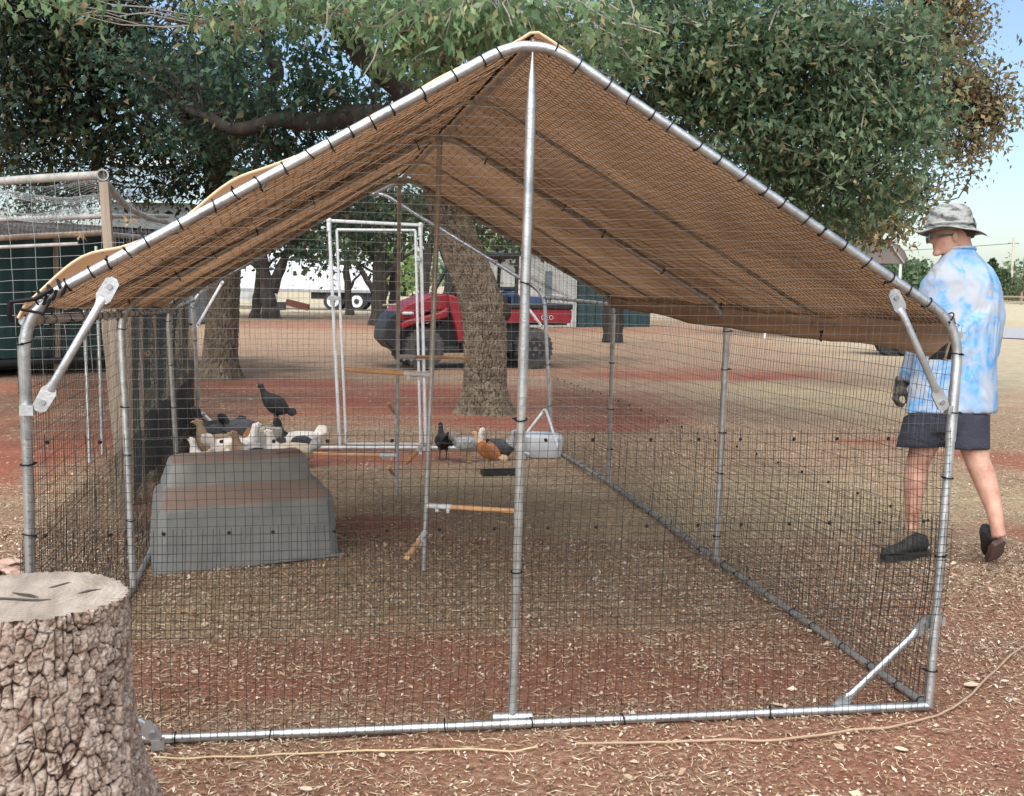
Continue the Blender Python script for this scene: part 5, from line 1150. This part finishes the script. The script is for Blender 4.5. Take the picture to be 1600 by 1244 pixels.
# ------------------------------------------------------------------ trailer
TD = 60.0
TW = noisy('white_trailer_panel', [(.6, .62, .68), (.72, .74, .79)], 3, .5, 0, .05); TBK = BLACKPL
t0, t1 = gd(318, TD), gd(594, TD); axT = nrm(t1-t0); nT = nrm(np.cross(axT, (0, 0, 1))); nT = nT if nT@CF > 0 else -nT; Ln = np.linalg.norm(t1-t0)
trl = thing('semi_trailer', 'long white box trailer parked in the field behind the trees', 'trailer', lerp(t0, t1, .5))
RT = np.array([axT, nT, vec(0, 0, 1)]).T
for k in range(8):
    MB().box(t0+axT*Ln*(k+.5)/8+nT*1.25+vec(0, 0, 2.45), (Ln/8-.02, 2.5, 2.7), RT).build('side_panel', TW, trl)
MB().box(lerp(t0, t1, .5)+nT*1.25+vec(0, 0, 1.03), (Ln+.1, 2.5, .14), RT).build('floor_rail', noisy('grey_rail', [(.2, .2, .21), (.3, .3, .3)], 5), trl)
MB().box(t0+axT*Ln*.78+nT*1.25+vec(0, 0, .78), (Ln*.36, 1.6, .36), RT).build('chassis', TBK, trl)
MB().box(t0+axT*Ln*.92+nT*.25+vec(0, 0, .72), (.5, .1, .5), RT).build('mudflap', TBK, trl)
for s_ in (.7, .835):
    for o_ in (.12, 2.2):
        c = t0+axT*Ln*(s_+.03)+nT*o_+vec(0, 0, .5); w = MB().tube([c, c+nT*.28], .5, 24).build('wheel', TBK, trl)
        link('rim', MB().tube([c-nT*.03, c-nT*.01], .32, 20).mesh('rim', TW), w); link('hub', MB().tube([c-nT*.06, c-nT*.025], .14, 12).mesh('hub', TBK), w)
# landing leg
for o_ in (.3, 2.1): MB().box(t0+axT*Ln*.1+nT*o_+vec(0, 0, .5), (.12, .12, 1), RT).build('landing_leg', TBK, trl)
# rusty ramp lying beside it
p0, p1 = gd(448, 55), gd(482, 55); rp = thing('loading_ramp', 'low rust brown steel ramp lying in front of the trailer', 'ramp', lerp(p0, p1, .5))
MB().beam(p0+vec(0, 0, .5), p1+vec(0, 0, .25), .5, .3).build('deck', mat('rust', (.12, .04, .025), .9), rp); MB().beam(gd(431, 55, .3), gd(446, 55, .3), .4, .4).build('toolbox', BLACKPL, rp)
# another parked white vehicle glimpsed between the left trunks
p = gd(384, 66); car = thing('parked_pickup', 'pale pickup glimpsed between the tree trunks left of the trailer wheels', 'pickup', p)
for (cx, cz, sx, sz, nm) in ((0, .65, 3.4, .55, 'body'), (-.3, 1.15, 1.5, .5, 'cab')):
    MB().box(p+axT*cx+vec(0, 0, cz), (sx, 1.7, sz), RT).build(nm, noisy('pale_car', [(.5, .52, .52), (.6, .62, .62)], 4, .3), car)
for s_ in (-1, 1): MB().tube([p+axT*s_*1.1-nT*.9+vec(0, 0, .34), p+axT*s_*1.1-nT*.7+vec(0, 0, .34)], .34, 16).build('wheel', BLACKPL, car)

# white ribbed building and dark container right of the oak
HB = noisy('pale_siding', [(.4, .41, .38), (.52, .53, .5)], 2, .7, 0, .1)
h0, h1 = gd(812, 40), gd(902, 41); axH = nrm(h1-h0); nH = vec(-axH[1], axH[0], 0); RH = np.array([axH, nH, vec(0, 0, 1)]).T; LH = np.linalg.norm(h1-h0)
hs = thing('ribbed_shed', 'pale shed with vertical ribbed siding behind the red utility vehicle bed', 'shed', lerp(h0, h1, .5))
MB().box(lerp(h0, h1, .5)+nH*1.5+vec(0, 0, 1.3), (LH-.06, 2.9, 2.6), RH).build('wall', HB, hs)
for k in range(14): MB().box(h0+axH*LH*(k+.5)/14+vec(0, 0, 1.3), (.03, .05, 2.58), RH).build('rib', HB, hs)
MB().box(h0+axH*.05+vec(0, 0, 1.3), (.3, .12, 2.7), RH).build('corner_board', PAINTWHITE, hs)
MB().box(lerp(h0, h1, .5)+nH*1.5+vec(0, 0, 2.68), (LH+.3, 3.3, .12), RH).build('roof', noisy('grey_roof', [(.2, .2, .2), (.3, .3, .3)], 4), hs)
MB().box(h0+axH*LH*.48-nH*.03+vec(0, 0, 1.5), (.24, .06, 1.0), RH).build('window', mat('bluish_glass', (.12, .17, .19), .2), hs)
c0 = gd(935, 43); cn = thing('green_container', 'dark green container beside the pale ribbed shed', 'container', c0)
MB().box(c0+vec(0, 0, 1.0), (3.2, 2.2, 2.0), RH).build('body', mat('dark_teal_paint', (.02, .05, .055), .5), cn)
for k in range(9): MB().box(c0+axH*(-1.5+k*.37)-nH*1.12+vec(0, 0, 1), (.06, .05, 1.9), RH).build('rib', mat('dark_teal_paint', (.02, .05, .055), .5), cn)
# stacked slats / pallets between oak and shed
s0 = gd(797, 38); pk = thing('pallet_stack', 'stack of pale pallets between the leaning oak and the ribbed shed', 'pallets', s0, group=None)
for k in range(8): MB().box(s0+vec(0, 0, .15+k*.2), (.9, .8, .07), RH).build('pallet', noisy('pale_wood', [(.45, .4, .3), (.6, .55, .45)], 6), pk)

# ------------------------------------------------------------------ carport, trailer rails at right
CD = 34.0
CPM = noisy('brown_sheet_metal', [(.1, .085, .08), (.14, .12, .11)], 3, .5, .2, .05); c0, c1 = gd(1190, CD), gd(1408, CD); axC = nrm(c1-c0); nC = vec(-axC[1], axC[0], 0); LC = np.linalg.norm(c1-c0)
cp = thing('carport', 'brown metal carport with a rounded roof edge and white posts left of the walker', 'carport', lerp(c0, c1, .5))
prof = [(0, 2.3), (.0, 2.5), (-.05, 2.62), (-.15, 2.74), (-.3, 2.84), (-.6, 2.95), (-1.2, 3.1), (-2.1, 3.3), (-3.0, 3.1), (-3.7, 2.95), (-4.1, 2.7), (-4.2, 2.5), (-4.2, 2.3)]
A2 = np.array([[c1+axC*x+vec(0, 0, z)+nC*y for x, z in prof] for y in np.linspace(0, 6, 13)])
o = MB().grid(A2).build('roof', CPM, cp); s_ = o.modifiers.new('t', 'SOLIDIFY'); s_.thickness = .05
MB().grid(np.array([[c1+axC*x+vec(0, 0, z) for x, z in prof], [c1+axC*x+vec(0, 0, 2.3) for x, z in prof]])).build('gable_sheet', CPM, cp)
for x in (-.12, -1.25, -4.1):
    for y in (0.05, 5.9): MB().box(c1+axC*x+nC*y+vec(0, 0, 1.15), (.07, .07, 2.3), np.array([axC, nC, vec(0, 0, 1)]).T).build('post', PAINTWHITE, cp)
MB().beam(c1+axC*-.05+vec(0, 0, 2.33)-nC*.05, c1+axC*-.45+vec(0, 0, 2.85)-nC*.05, .05, .05).build('corner_strut', noisy('mid_grey_metal', [(.2, .19, .18), (.26, .25, .24)], 3), cp)
r0 = gd(1355, 26); ut = thing('utility_trailer', 'black rail sided utility trailer just left of the walker', 'trailer', r0)
r1 = gd(1462, 26)
for z in (1.35, 1.12, .75): MB().beam(r0+vec(0, 0, z), r1+vec(0, 0, z), .05, .05 if z > .8 else .12).build('rail', BLACKPL, ut)
for k in range(6): p = lerp(r0, r1, k/5); MB().box(p+vec(0, 0, 1.05), (.05, .05, .62)).build('stake', BLACKPL, ut)
MB().box(lerp(r0, r1, .5)+vec(0, .6, .62), (1.6, 1.3, .1)).build('deck', OLDWOOD, ut)
for s_ in (.35, .6): c = lerp(r0, r1, s_)+vec(0, 0, .35); MB().tube([c, c+vec(0, .2, 0)], .35, 18).build('wheel', BLACKPL, ut)

# ------------------------------------------------------------------ red utility vehicle
UD = 20.3; uc = gd(744, UD); uth = math.atan2(CR[1], CR[0])+PI+math.radians(17)
utv = thing('utility_vehicle', 'red side-by-side utility vehicle with black cab frame parked behind the oak trunk', 'utility vehicle', uc+nrm(CR*(1, 1, 0))*-.12, uth, local=True); utv.scale = (.93, 1, 1)
REDP = noisy('red_plastic_body', [(.2, .006, .014), (.27, .012, .02)], 4, .45, 0, .02); SEAT = mat('black_vinyl', (.015, .015, .016), .5); RIMM = mat('grey_rim', (.12, .12, .12), .4, .6); TYRE = noisy('dusty_tyre', [(.03, .029, .027), (.08, .075, .068)], 12, .85, 0, .3)
def UB(name, mt, *boxes, parent=None, bev=.03):
    mb = MB()
    for c, s in boxes: mb.box(c, s)
    o = link(name, mb.mesh(name, mt), parent or utv)
    if bev: b_ = o.modifiers.new('b', 'BEVEL'); b_.width = bev; b_.segments = 2
    return o
WB = 1.06
for x in (WB, -WB):
    for y in (.62, -.62):
        s = 1 if y > 0 else -1; c = vec(x, y, .36); mb = MB()
        mb.tube([c-vec(0, .13, 0), c-vec(0, .11, 0), c+vec(0, .11, 0), c+vec(0, .13, 0)], [.3, .35, .35, .3], 28); 
        for k in range(24):
            a = 2*PI*k/24
            for yy in (-.06, .06): mb.box(c+vec(math.cos(a)*.352, yy, math.sin(a)*.352), (.03, .1, .045), np.array([[math.cos(a), 0, -math.sin(a)], [0, 1, 0], [math.sin(a), 0, math.cos(a)]]))
        w = link('tyre', mb.mesh('tyre', TYRE), utv)
        rm = MB().tube([c+vec(0, s*.12, 0), c+vec(0, s*.135, 0)], [.2, .19], 22); 
        link('rim', rm.mesh('rim', BLACKPL), w)
        h = MB()
        for k in range(5): a = 2*PI*k/5; h.tube([c+vec(math.cos(a)*.11, s*.14, math.sin(a)*.11), c+vec(math.cos(a)*.11, s*.145, math.sin(a)*.11)], .028, 8)
        h.tube([c+vec(0, s*.135, 0), c+vec(0, s*.16, 0)], .045, 10); link('hub', h.mesh('hub', RIMM), w)
def prism(prof, y0, y1, mt, name, parent=None):
    n = len(prof); mb = MB(); vs = [vec(x, y0, z) for x, z in prof]+[vec(x, y1, z) for x, z in prof]
    mb.add(vs, [tuple(range(n)), tuple(range(n, 2*n))[::-1]]+[(i, (i+1) % n, n+(i+1) % n, n+i)[::-1] for i in range(n)])
    o = link(name, mb.mesh(name, mt), parent or utv); b_ = o.modifiers.new('b', 'BEVEL'); b_.width = .03; b_.segments = 2; return o
prism([(.55, 1.3), (.9, 1.28), (1.35, 1.12), (1.55, .98), (1.55, .84), (1.2, .86), (.95, 1.0), (.6, 1.02)], -.6, .6, REDP, 'hood')
prism([(.35, .3), (.35, 1.05), (.6, 1.0), (.72, .75), (1.4, .8), (1.55, .82), (1.6, .4), (1.5, .28)], -.42, .42, SEAT, 'front_frame')
for s in (-1, 1):
    prism([(.62, 1.08), (.75, 1.0), (1.0, .93), (1.35, .86), (1.5, .8), (1.5, .68), (1.3, .76), (1.05, .80), (.75, .86), (.62, .9)], s*.42, s*.72, REDP if s > 0 else REDP, 'fender')
    prism([(.62, 1.3), (.42, 1.25), (.36, 1.0), (.30, .48), (.42, .46), (.5, .8), (.58, 1.02)], s*.6, s*.7, REDP, 'door_pillar')
    prism([(.35, .46), (.35, .3), (-.65, .3), (-.65, .46)], s*.35, s*.7, SEAT, 'sill')
    UB('headlight', PAINTWHITE, (vec(1.36, s*.62, .96), (.22, .12, .06)))
prism([(1.5, .3), (1.62, .34), (1.78, .5), (1.76, .7), (1.66, .92), (1.5, 1.0), (1.45, .8)], -.5, .5, SEAT, 'bumper')
UB('seat', SEAT, (vec(-.2, 0, .68), (.5, 1.2, .2)), (vec(-.5, 0, 1.02), (.14, 1.2, .6)))
UB('floor', SEAT, (vec(-.1, 0, .34), (2.4, 1.1, .12)), (vec(-.7, 0, .6), (.5, 1.0, .45)))
# cargo bed
for nm, c, s in (('bed_side', vec(-1.15, .66, .93), (1.25, .05, .24)), ('bed_side', vec(-1.15, -.66, .93), (1.25, .05, .24)), ('tailgate', vec(-1.78, 0, .93), (.05, 1.3, .24))): UB(nm, REDP, (c, s), bev=.015)
UB('bed_rail', SEAT, (vec(-1.15, .66, 1.1), (1.3, .09, .1)), (vec(-1.15, -.66, 1.1), (1.3, .09, .1)), (vec(-1.8, 0, 1.1), (.08, 1.36, .1)), (vec(-1.15, 0, .8), (1.2, 1.28, .05)))
tl = UB('tail_light', mat('red_lamp', (.5, .02, .02), .3), (vec(-1.82, .56, .95), (.03, .12, .16)), (vec(-1.82, -.56, .95), (.03, .12, .16)), bev=0)
# white lettering on the bed side (blurred in the photograph)
def text(body, M, size, mt, name, parent):
    c = bpy.data.curves.new('t', 'FONT'); c.body = body; c.size = size; c.extrude = .002; c.align_x = 'CENTER'; c.space_character = 1.15
    o = bpy.data.objects.new('t', c); COL.objects.link(o); dg = bpy.context.evaluated_depsgraph_get(); me = bpy.data.meshes.new_from_object(o.evaluated_get(dg)); bpy.data.objects.remove(o)
    me.materials.clear(); me.materials.append(mt); me.transform(M); return link(name, me, parent, world=False)
for s in (1, -1):
    Mx = Matrix.Translation((-1.12, s*.69, .87)) @ Matrix.Rotation(PI if s > 0 else 0, 4, 'Z') @ Matrix.Rotation(PI/2, 4, 'X')
    text('ZA  S  CEO', Mx, .115, PAINTWHITE, 'lettering', utv)
# roll cage
cg = []
for s in (-1, 1):
    y = s*.58
    for pts in ([(.6, y, 1.28), (.22, y*.95, 1.95)], [(.22, y*.95, 1.95), (-.75, y*.95, 1.97)], [(-.75, y*.95, 1.97), (-.72, y, .9)]): link('cage_tube', MB().tube([vec(*p) for p in pts], .038, 8).mesh('c', SEAT), utv)
for x, z in ((.22, 1.95), (-.75, 1.97), (-.74, 1.4)): link('cage_tube', MB().tube([vec(x, -.56, z), vec(x, .56, z)], .038, 8).mesh('c', SEAT), utv)
UB('roof_panel', mat('dark_green_plastic', (.01, .03, .025), .5), (vec(-.27, 0, 2.0), (1.1, 1.2, .06)))
sw = MB().tube([vec(.3+.06*math.sin(t), .3+.17*math.cos(t), 1.15+.16*math.sin(t)) for t in np.linspace(0, 2*PI, 20)], .014, 6); link('steering_wheel', sw.mesh('s', SEAT), utv)
link('load', MB().box(vec(-1.0, .1, 1.18), (.7, .9, .18)).ball(vec(-.85, -.3, 1.25), (.25, .2, .12), 10).mesh('load', noisy('blue_tarp_load', [(.02, .05, .12), (.05, .09, .18)], 5)), utv)
# wooden handle across the hood
tag(MB().tube([at(598, 477, 19.6), at(640, 476, 20.0)], .02, 8).build('tool_handle', mat('pale_handle', (.45, .36, .28), .6)), 'pale wooden tool handle laid across the red bonnet', 'handle')
# tyre leaning behind the vehicle front? (kept out: not visible)

# ------------------------------------------------------------------ old aviary on the left
AV = 6.6
avz = thing('aviary', 'old netted aviary with a weathered white pipe top rail and wooden post on the left', 'aviary', gd(120, 9))
K0 = at(155, 274, AV)
def AO(name, pts, r, mt, n=10): return tube_obj(name, pts, r, mt, avz, n)
AO('top_rail', [at(-60, 288, 6.9), at(60, 279, 6.75), K0], .0255, PVC, 14)
# open mouthed fitting facing the camera
c = K0+CR*.02; d = nrm(vec(CAMP[0], CAMP[1], c[2])-c)
mb = MB(); n = 20; prof = [(0, .034), (.0, .026), (.07, .026), (.07, .03)]
x = nrm(np.cross(d, (0, 0, 1))); y = np.cross(d, x); vs = []
for o_, r_k in ((-.03, .034), (.035, .034), (.035, .026), (-.03, .026)):
    for j in range(n): a = 2*PI*j/n; vs.append(c+d*o_+x*math.cos(a)*r_k+y*math.sin(a)*r_k)
mb.add(vs, [(i*n+j, i*n+(j+1) % n, ((i+1) % 4)*n+(j+1) % n, ((i+1) % 4)*n+j) for i in range(4) for j in range(n)]); mb.add(vs[3*n:4*n], [tuple(range(n))]); mb.build('pipe_fitting', PVC, avz)
pb0 = gd(200, AV); pt0 = at(163, 286, AV)
MB().beam(pb0, pt0, .05, .075, up=(0, 1, 0)).build('wooden_post', OLDWOOD, avz)
MB().beam(pb0+CF*.06-CR*.035, at(154, 400, AV+.06), .04, .03, up=(0, 1, 0)).build('wooden_post', OLDWOOD, avz)
sagp = [K0+CF*.02, at(180, 305, 7.4), at(205, 328, 8.6), at(235, 342, 10.5), at(270, 350, 13)]
AO('sagging_pipe', sagp, .024, PVC)
for (py0, py1, d_, r_k, mt) in ((342, 338, 9.3, .022, PVC), (372, 364, 9.6, .026, OLDWOOD), (386, 381, 9.2, .015, PVC)):
    AO('cross_rail', [at(-60, py0+3, d_), at(160 if d_ != 9.2 else 122, py1, d_)], r_k, mt)
AO('cross_rail', [at(160, 338, 9.3), at(262, 338, 12)], .022, PVC); AO('cross_rail', [at(165, 366, 9.6), at(240, 372, 13)], .024, PVC)
for px, d_, top in ((150, 9.4, 385), (130, 9.0, 440)): AO('inner_pipe', [gd(px+10, d_), at(px, top, d_)], .014, GALV_OLD)
# netting: sloping top and welded front
rg = np.random.default_rng(9); lines = []
def patch(A_, B_, C_, D_, nu_, nv_, r, wob_=.02, sag=0):
    A_, B_, C_, D_ = map(np.asarray, (A_, B_, C_, D_))
    def Pt(u, v): p = lerp(lerp(A_, B_, u), lerp(D_, C_, u), v); p = p+np.array(noise.noise_vector(p*2.3))*wob_; p[2] -= sag*math.sin(PI*v)*math.sin(PI*min(max(u, 0), 1)); return p
    return [(np.array([Pt(u, v) for v in np.linspace(0, 1, 16)]), r) for u in np.linspace(0, 1, nu_)]+[(np.array([Pt(u, v) for u in np.linspace(0, 1, 24)]), r) for v in np.linspace(0, 1, nv_)]
lines = patch(at(-60, 290, 6.9), at(155, 282, AV), at(160, 338, 9.3), at(-60, 345, 9.3), 34, 44, .0013, .08, .05)
lines += patch(at(-60, 346, 9.3), at(160, 339, 9.3), at(160, 364, 9.6), at(-60, 372, 9.6), 34, 16, .0016, .03)
link('roof_netting', wires_mesh('n', lines, WIRE_LT), avz, kind='stuff')
lines = patch(at(157, 286, AV), at(268, 352, 13), at(262, 460, 13), at(166, 470, AV), 40, 26, .0013, .06, .03)
link('side_netting', wires_mesh('n', lines, WIRE_LT), avz, kind='stuff')
FD = 5.9
lines = []
def fp(px, py): return at(px, py, FD)
for k in range(7):
    x = 5+k*38.5-38.5; lines.append((np.array([fp(x+2+j*1.4+3*noise.noise((k, j*.4, 0)), 262+j*20) for j in range(18)]), .0015))
for k in range(22):
    y = 388+k*17.8
    if y < 560: lines.append((np.array([fp(-40+j*18, y-j*.7+2*noise.noise((k, j*.4, 5))) for j in range(14)]), .0013))
link('welded_front_mesh', wires_mesh('n', lines, WIRE_LT), avz, kind='stuff')
# dry leaf clusters caught in the net
for px, py, d_ in ((200, 342, 8.7), (126, 372, 8.9)):
    P_, C_ = clumps([(at(px, py, d_), (.03, .03, .04), 14)], 70+px, .02, 14); o = leafmesh('dry_leaves', P_, .065, [(.5, .36, .2), (.42, .26, .13), (.6, .48, .3)], None, seed=px); tag(o, 'clump of dry tan leaves caught %s' % ('where the sagging pipe meets the netting' if px == 200 else 'on the lower cross rail of the aviary'), 'dry leaves')

# the green shed behind it
SD = 15.5; g0, g1 = gd(-120, SD), gd(262, SD+3.5); axS = nrm(g1-g0); nS = vec(-axS[1], axS[0], 0); RS = np.array([axS, nS, vec(0, 0, 1)]).T; LS = np.linalg.norm(g1-g0)
gs = thing('green_shed', 'low pen walled with dark green tarpaulin behind the aviary netting', 'shed', lerp(g0, g1, .5))
nP = 8
for k in range(nP):
    NX, NZ = 14, 14; PG = np.zeros((NX, NZ, 3))
    for i in range(NX):
        for j in range(NZ):
            s = (k+i/(NX-1))/nP; z = .28+1.86*j/(NZ-1); PG[i, j] = g0+axS*LS*s+vec(0, 0, z)-nS*(.03*abs(math.sin(s*nP*PI))+.03*noise.noise((s*30, z*3, 1)))
    MB().grid(PG).build('tarp_panel', GREEN_TARP, gs)
    if k % 2 == 0: MB().box(g0+axS*LS*k/nP+vec(0, 0, 1.1), (.07, .07, 2.2), RS).build('post', OLDWOOD, gs)
MB().box(lerp(g0, g1, .5)+nS*1.6+vec(0, 0, 1.2), (LS, 2.8, 2.2), RS).build('dark_interior_wall', mat('black_tarp', (.008, .01, .011), .8), gs)
MB().tube([g0+vec(0, 0, .22)-nS*.08, g1+vec(0, 0, .22)-nS*.08], .05, 8).build('bottom_pipe', BLACKPL, gs)
MB().beam(g0+vec(0, 0, 2.2), g1+vec(0, 0, 2.2), .1, .1).build('eave_beam', OLDWOOD, gs)
PR = []
COR = noisy('corrugated_steel', [(.02, .025, .03), (.05, .06, .065), (.2, .23, .25)], 2.5, .4, .6, .05)
nx_ = 90
for k in range(6):
    PR = np.array([[g0+axS*(LS*(k+i/15)/6)+vec(0, 0, 2.2+.2*v+.018*math.sin(i*2.5))+nS*(-.25+v*3.2) for i in range(16)] for v in np.linspace(0, 1, 5)])
    MB().grid(PR).build('roof_sheet', COR, gs)
# lattice window in the tarp wall
wc = gd(229, SD+2.9, 0); wp = at(229, 520, 12.9)
wt = thing('lattice_panel', 'small wire lattice hatch with a pale sill in the green wall beyond the left posts', 'hatch', (wp[0], wp[1], 0))
MB().box(wp, (.42, .03, .4), RS).build('dark_opening', mat('black_tarp', (.008, .01, .011), .8), wt); MB().box(wp-vec(0, 0, .24)-nS*.03, (.46, .05, .06), RS).build('sill', DOWEL, wt)
MB().box(wp-vec(0, 0, .45)+nS*.0, (.5, .05, .36), RS).build('lower_panel', GREEN_TARP, wt)
for k in range(5): MB().box(wp+axS*(-.2+.1*k)-nS*.03, (.008, .01, .4), RS).build('bar', WIRE_LT, wt); MB().box(wp+vec(0, 0, -.2+.1*k)-nS*.03, (.42, .01, .008), RS).build('bar', WIRE_LT, wt)

# far metal building with standing seam roof
e0, e1 = gd(178, 38), gd(312, 38); axE = nrm(e1-e0); nE = vec(-axE[1], axE[0], 0); LE_ = np.linalg.norm(e1-e0); RE_ = np.array([axE, nE, vec(0, 0, 1)]).T
mbld = thing('metal_building', 'barn with a pale blue seamed metal roof beyond the aviary', 'barn', lerp(e0, e1, .5))
RF = noisy('pale_blue_roof', [(.11, .16, .19), (.17, .23, .26), (.26, .32, .35)], 1.2, .5, .2, .03)
zt = (460-284)/FPX*38+1.45; ze = (460-334)/FPX*36+1.45
for k in range(9):
    a = e0+axE*LE_*k/9; b2_ = e0+axE*LE_*(k+1)/9-axE*.02
    MB().add([a+vec(0, 0, ze)-nE*1.5, b2_+vec(0, 0, ze)-nE*1.5, b2_+vec(0, 0, zt), a+vec(0, 0, zt)], [(0, 1, 2, 3)]).build('roof_panel', RF, mbld); MB().beam(a+vec(0, 0, ze+.02)-nE*1.5, a+vec(0, 0, zt+.02), .05, .06).build('seam', RF, mbld)
MB().box(lerp(e0, e1, .5)+vec(0, 0, zt+.06), (LE_, .5, .18), RE_).build('ridge_cap', PAINTWHITE, mbld)
MB().box(lerp(e0, e1, .5)+nE*1.0+vec(0, 0, ze/2), (LE_, 3.5, ze-.1), RE_).build('wall', noisy('barn_wall', [(.12, .14, .14), (.2, .22, .22)], 2), mbld)

# neighbouring pen: row of old posts with dark netting just beyond the left wall
pen = thing('netted_pen_fence', 'row of weathered posts draped with dark netting along the left wall of the run', 'fence', gd(230, 8.5))
pp_ = [(205, 7.4, 478), (222, 8.2, 480), (243, 9.0, 482), (262, 9.8, 480), (283, 11.0, 478), (292, 12.2, 472)]
PB_ = [gd(px, d_) for px, d_, _ in pp_]; PT_ = []
for (px, d_, ty), b0 in zip(pp_, PB_):
    t0_ = at(px-3, ty, d_); t0_ = vec(b0[0], b0[1], t0_[2]); PT_.append(t0_)
    MB().beam(b0, t0_, .05, .07, up=(0, 1, 0)).build('post', OLDWOOD, pen)
lines = []; DN = mat('dark_green_net', (.012, .03, .026), .7)
for i in range(5):
    h_ = 1.0 if i < 5 else .6
    lines += patch(PB_[i], PB_[i+1], lerp(PB_[i+1], PT_[i+1], h_), lerp(PB_[i], PT_[i], h_), 30, 34, .0016, .03)
link('netting', wires_mesh('n', lines, DN), pen, kind='stuff')
for i in range(1, 5):   # shade cloth on the lower half
    PG = np.array([[lerp(lerp(PB_[i], PB_[i+1], u), lerp(PT_[i], PT_[i+1], u), v*.36)+np.array(noise.noise_vector((u*3+i, v*4, 2)))*.04+vec(.03, 0, .02) for v in np.linspace(0, 1, 9)] for u in np.linspace(0, 1, 9)])
    MB().grid(PG).build('shade_cloth', GREEN_TARP, pen)

# ------------------------------------------------------------------ small ground things
def cordobj(name, label, cat, pix, r, mt):
    pts = [gp(*p) for p in pix]; P = np.array(pts); out = []
    for i in range(len(P)-1):
        p0, p1, p2, p3 = P[max(i-1, 0)], P[i], P[i+1], P[min(i+2, len(P)-1)]
        for t in np.linspace(0, 1, 8, endpoint=False): out.append(.5*((2*p1)+(-p0+p2)*t+(2*p0-5*p1+4*p2-p3)*t*t+(-p0+3*p1-3*p2+p3)*t**3))
    out.append(P[-1])
    for q in out: q[2] = float(bumpz(q[0], q[1]))+r*.9+.003
    return tag(MB().tube(out, r, 8).build(name, mt), label, cat)
CORDM = noisy('tan_vine', [(.3, .2, .13), (.42, .3, .2)], 20, .8, 0, .3)
cordobj('vine', 'long tan runner vine curving over the ground outside the front right corner', 'vine', [(900, 1166), (1000, 1164), (1120, 1161), (1220, 1160), (1330, 1148), (1420, 1135), (1470, 1118), (1515, 1090), (1548, 1058), (1575, 1030), (1610, 1005)], .0042, CORDM)
cordobj('vine', 'straw coloured stalk lying along the front left of the bottom rail', 'vine', [(240, 1188), (330, 1186), (430, 1184), (500, 1177), (560, 1177), (640, 1177), (720, 1174), (790, 1176), (840, 1170)], .0032, noisy('straw_vine', [(.4, .3, .17), (.55, .43, .26)], 20, .8, 0, .3))
lg = gd(5, 18); br = thing('fallen_branch', 'bleached fallen branch on the ground at the far left under the green pen', 'branch', lg)
MB().tube([at(-20, 606, 17), at(5, 598, 17), at(30, 590, 17)], [.06, .045, .02], 8).build('stem', noisy('bleached_wood', [(.5, .42, .33), (.6, .52, .43)], 8), br)
# row of chipped stones behind the stump
rs_ = np.random.default_rng(12); STN = noisy('reddish_stone', [(.22, .12, .09), (.36, .23, .18), (.48, .36, .3)], 14, .9, 0, .5)
for k in range(16):
    px = rs_.uniform(-30, 34); py = rs_.uniform(882, 906); p = gp(px, py); s = rs_.uniform(.025, .05); mb = MB().ball(p+vec(0, 0, s*.35), (s, s*.8, s*.5), 9)
    for i, q in enumerate(mb.v): q = np.array(q); mb.v[i] = tuple(q+np.array(noise.noise_vector(q*25))*s*.3)
    tag(mb.build('stone', STN), 'small reddish stone in the heap behind the stump', 'stone', 'stones heaped behind the stump')
# a few bigger curled leaves in front
m = noisy('dead_leaf', [(.42, .34, .24), (.55, .47, .36)], 20, .8)
for k, (px, py, s, lab) in enumerate(((1518, 1076, .035, 'curled dry leaf beside the vine right of the corner post'), (1570, 1068, .02, 'small pale chip near the right edge beside the vine'), (1408, 1172, .024, 'broad pale leaf below the right end of the bottom rail'), (597, 1183, .018, 'pale leaf beside the straw coloured stalk'), (1264, 990, .022, 'dry leaf under the right side of the run by the ground rail'), (478, 1238, .022, 'pale leaf at the bottom edge of the picture'), (1215, 1105, .02, 'pale curled leaf inside the run near the lower right brace'))):
    p = gp(px, py); p[2] = float(bumpz(p[0], p[1]))+.004; G = np.zeros((6, 5, 3)); a = rs_.uniform(0, 6)
    for i in range(6):
        for j in range(5):
            u = i/5*2-1; v = (j/4*2-1)*(1-u*u)**.5*.6; x = s*u; y = s*v; G[i, j] = p+vec(x*math.cos(a)-y*math.sin(a), x*math.sin(a)+y*math.cos(a), .3*s*(v*v*2+u*u*.6+.1*noise.noise((i, j, k))))
    tag(MB().grid(G).build('dry_leaf', m), lab, 'leaf')
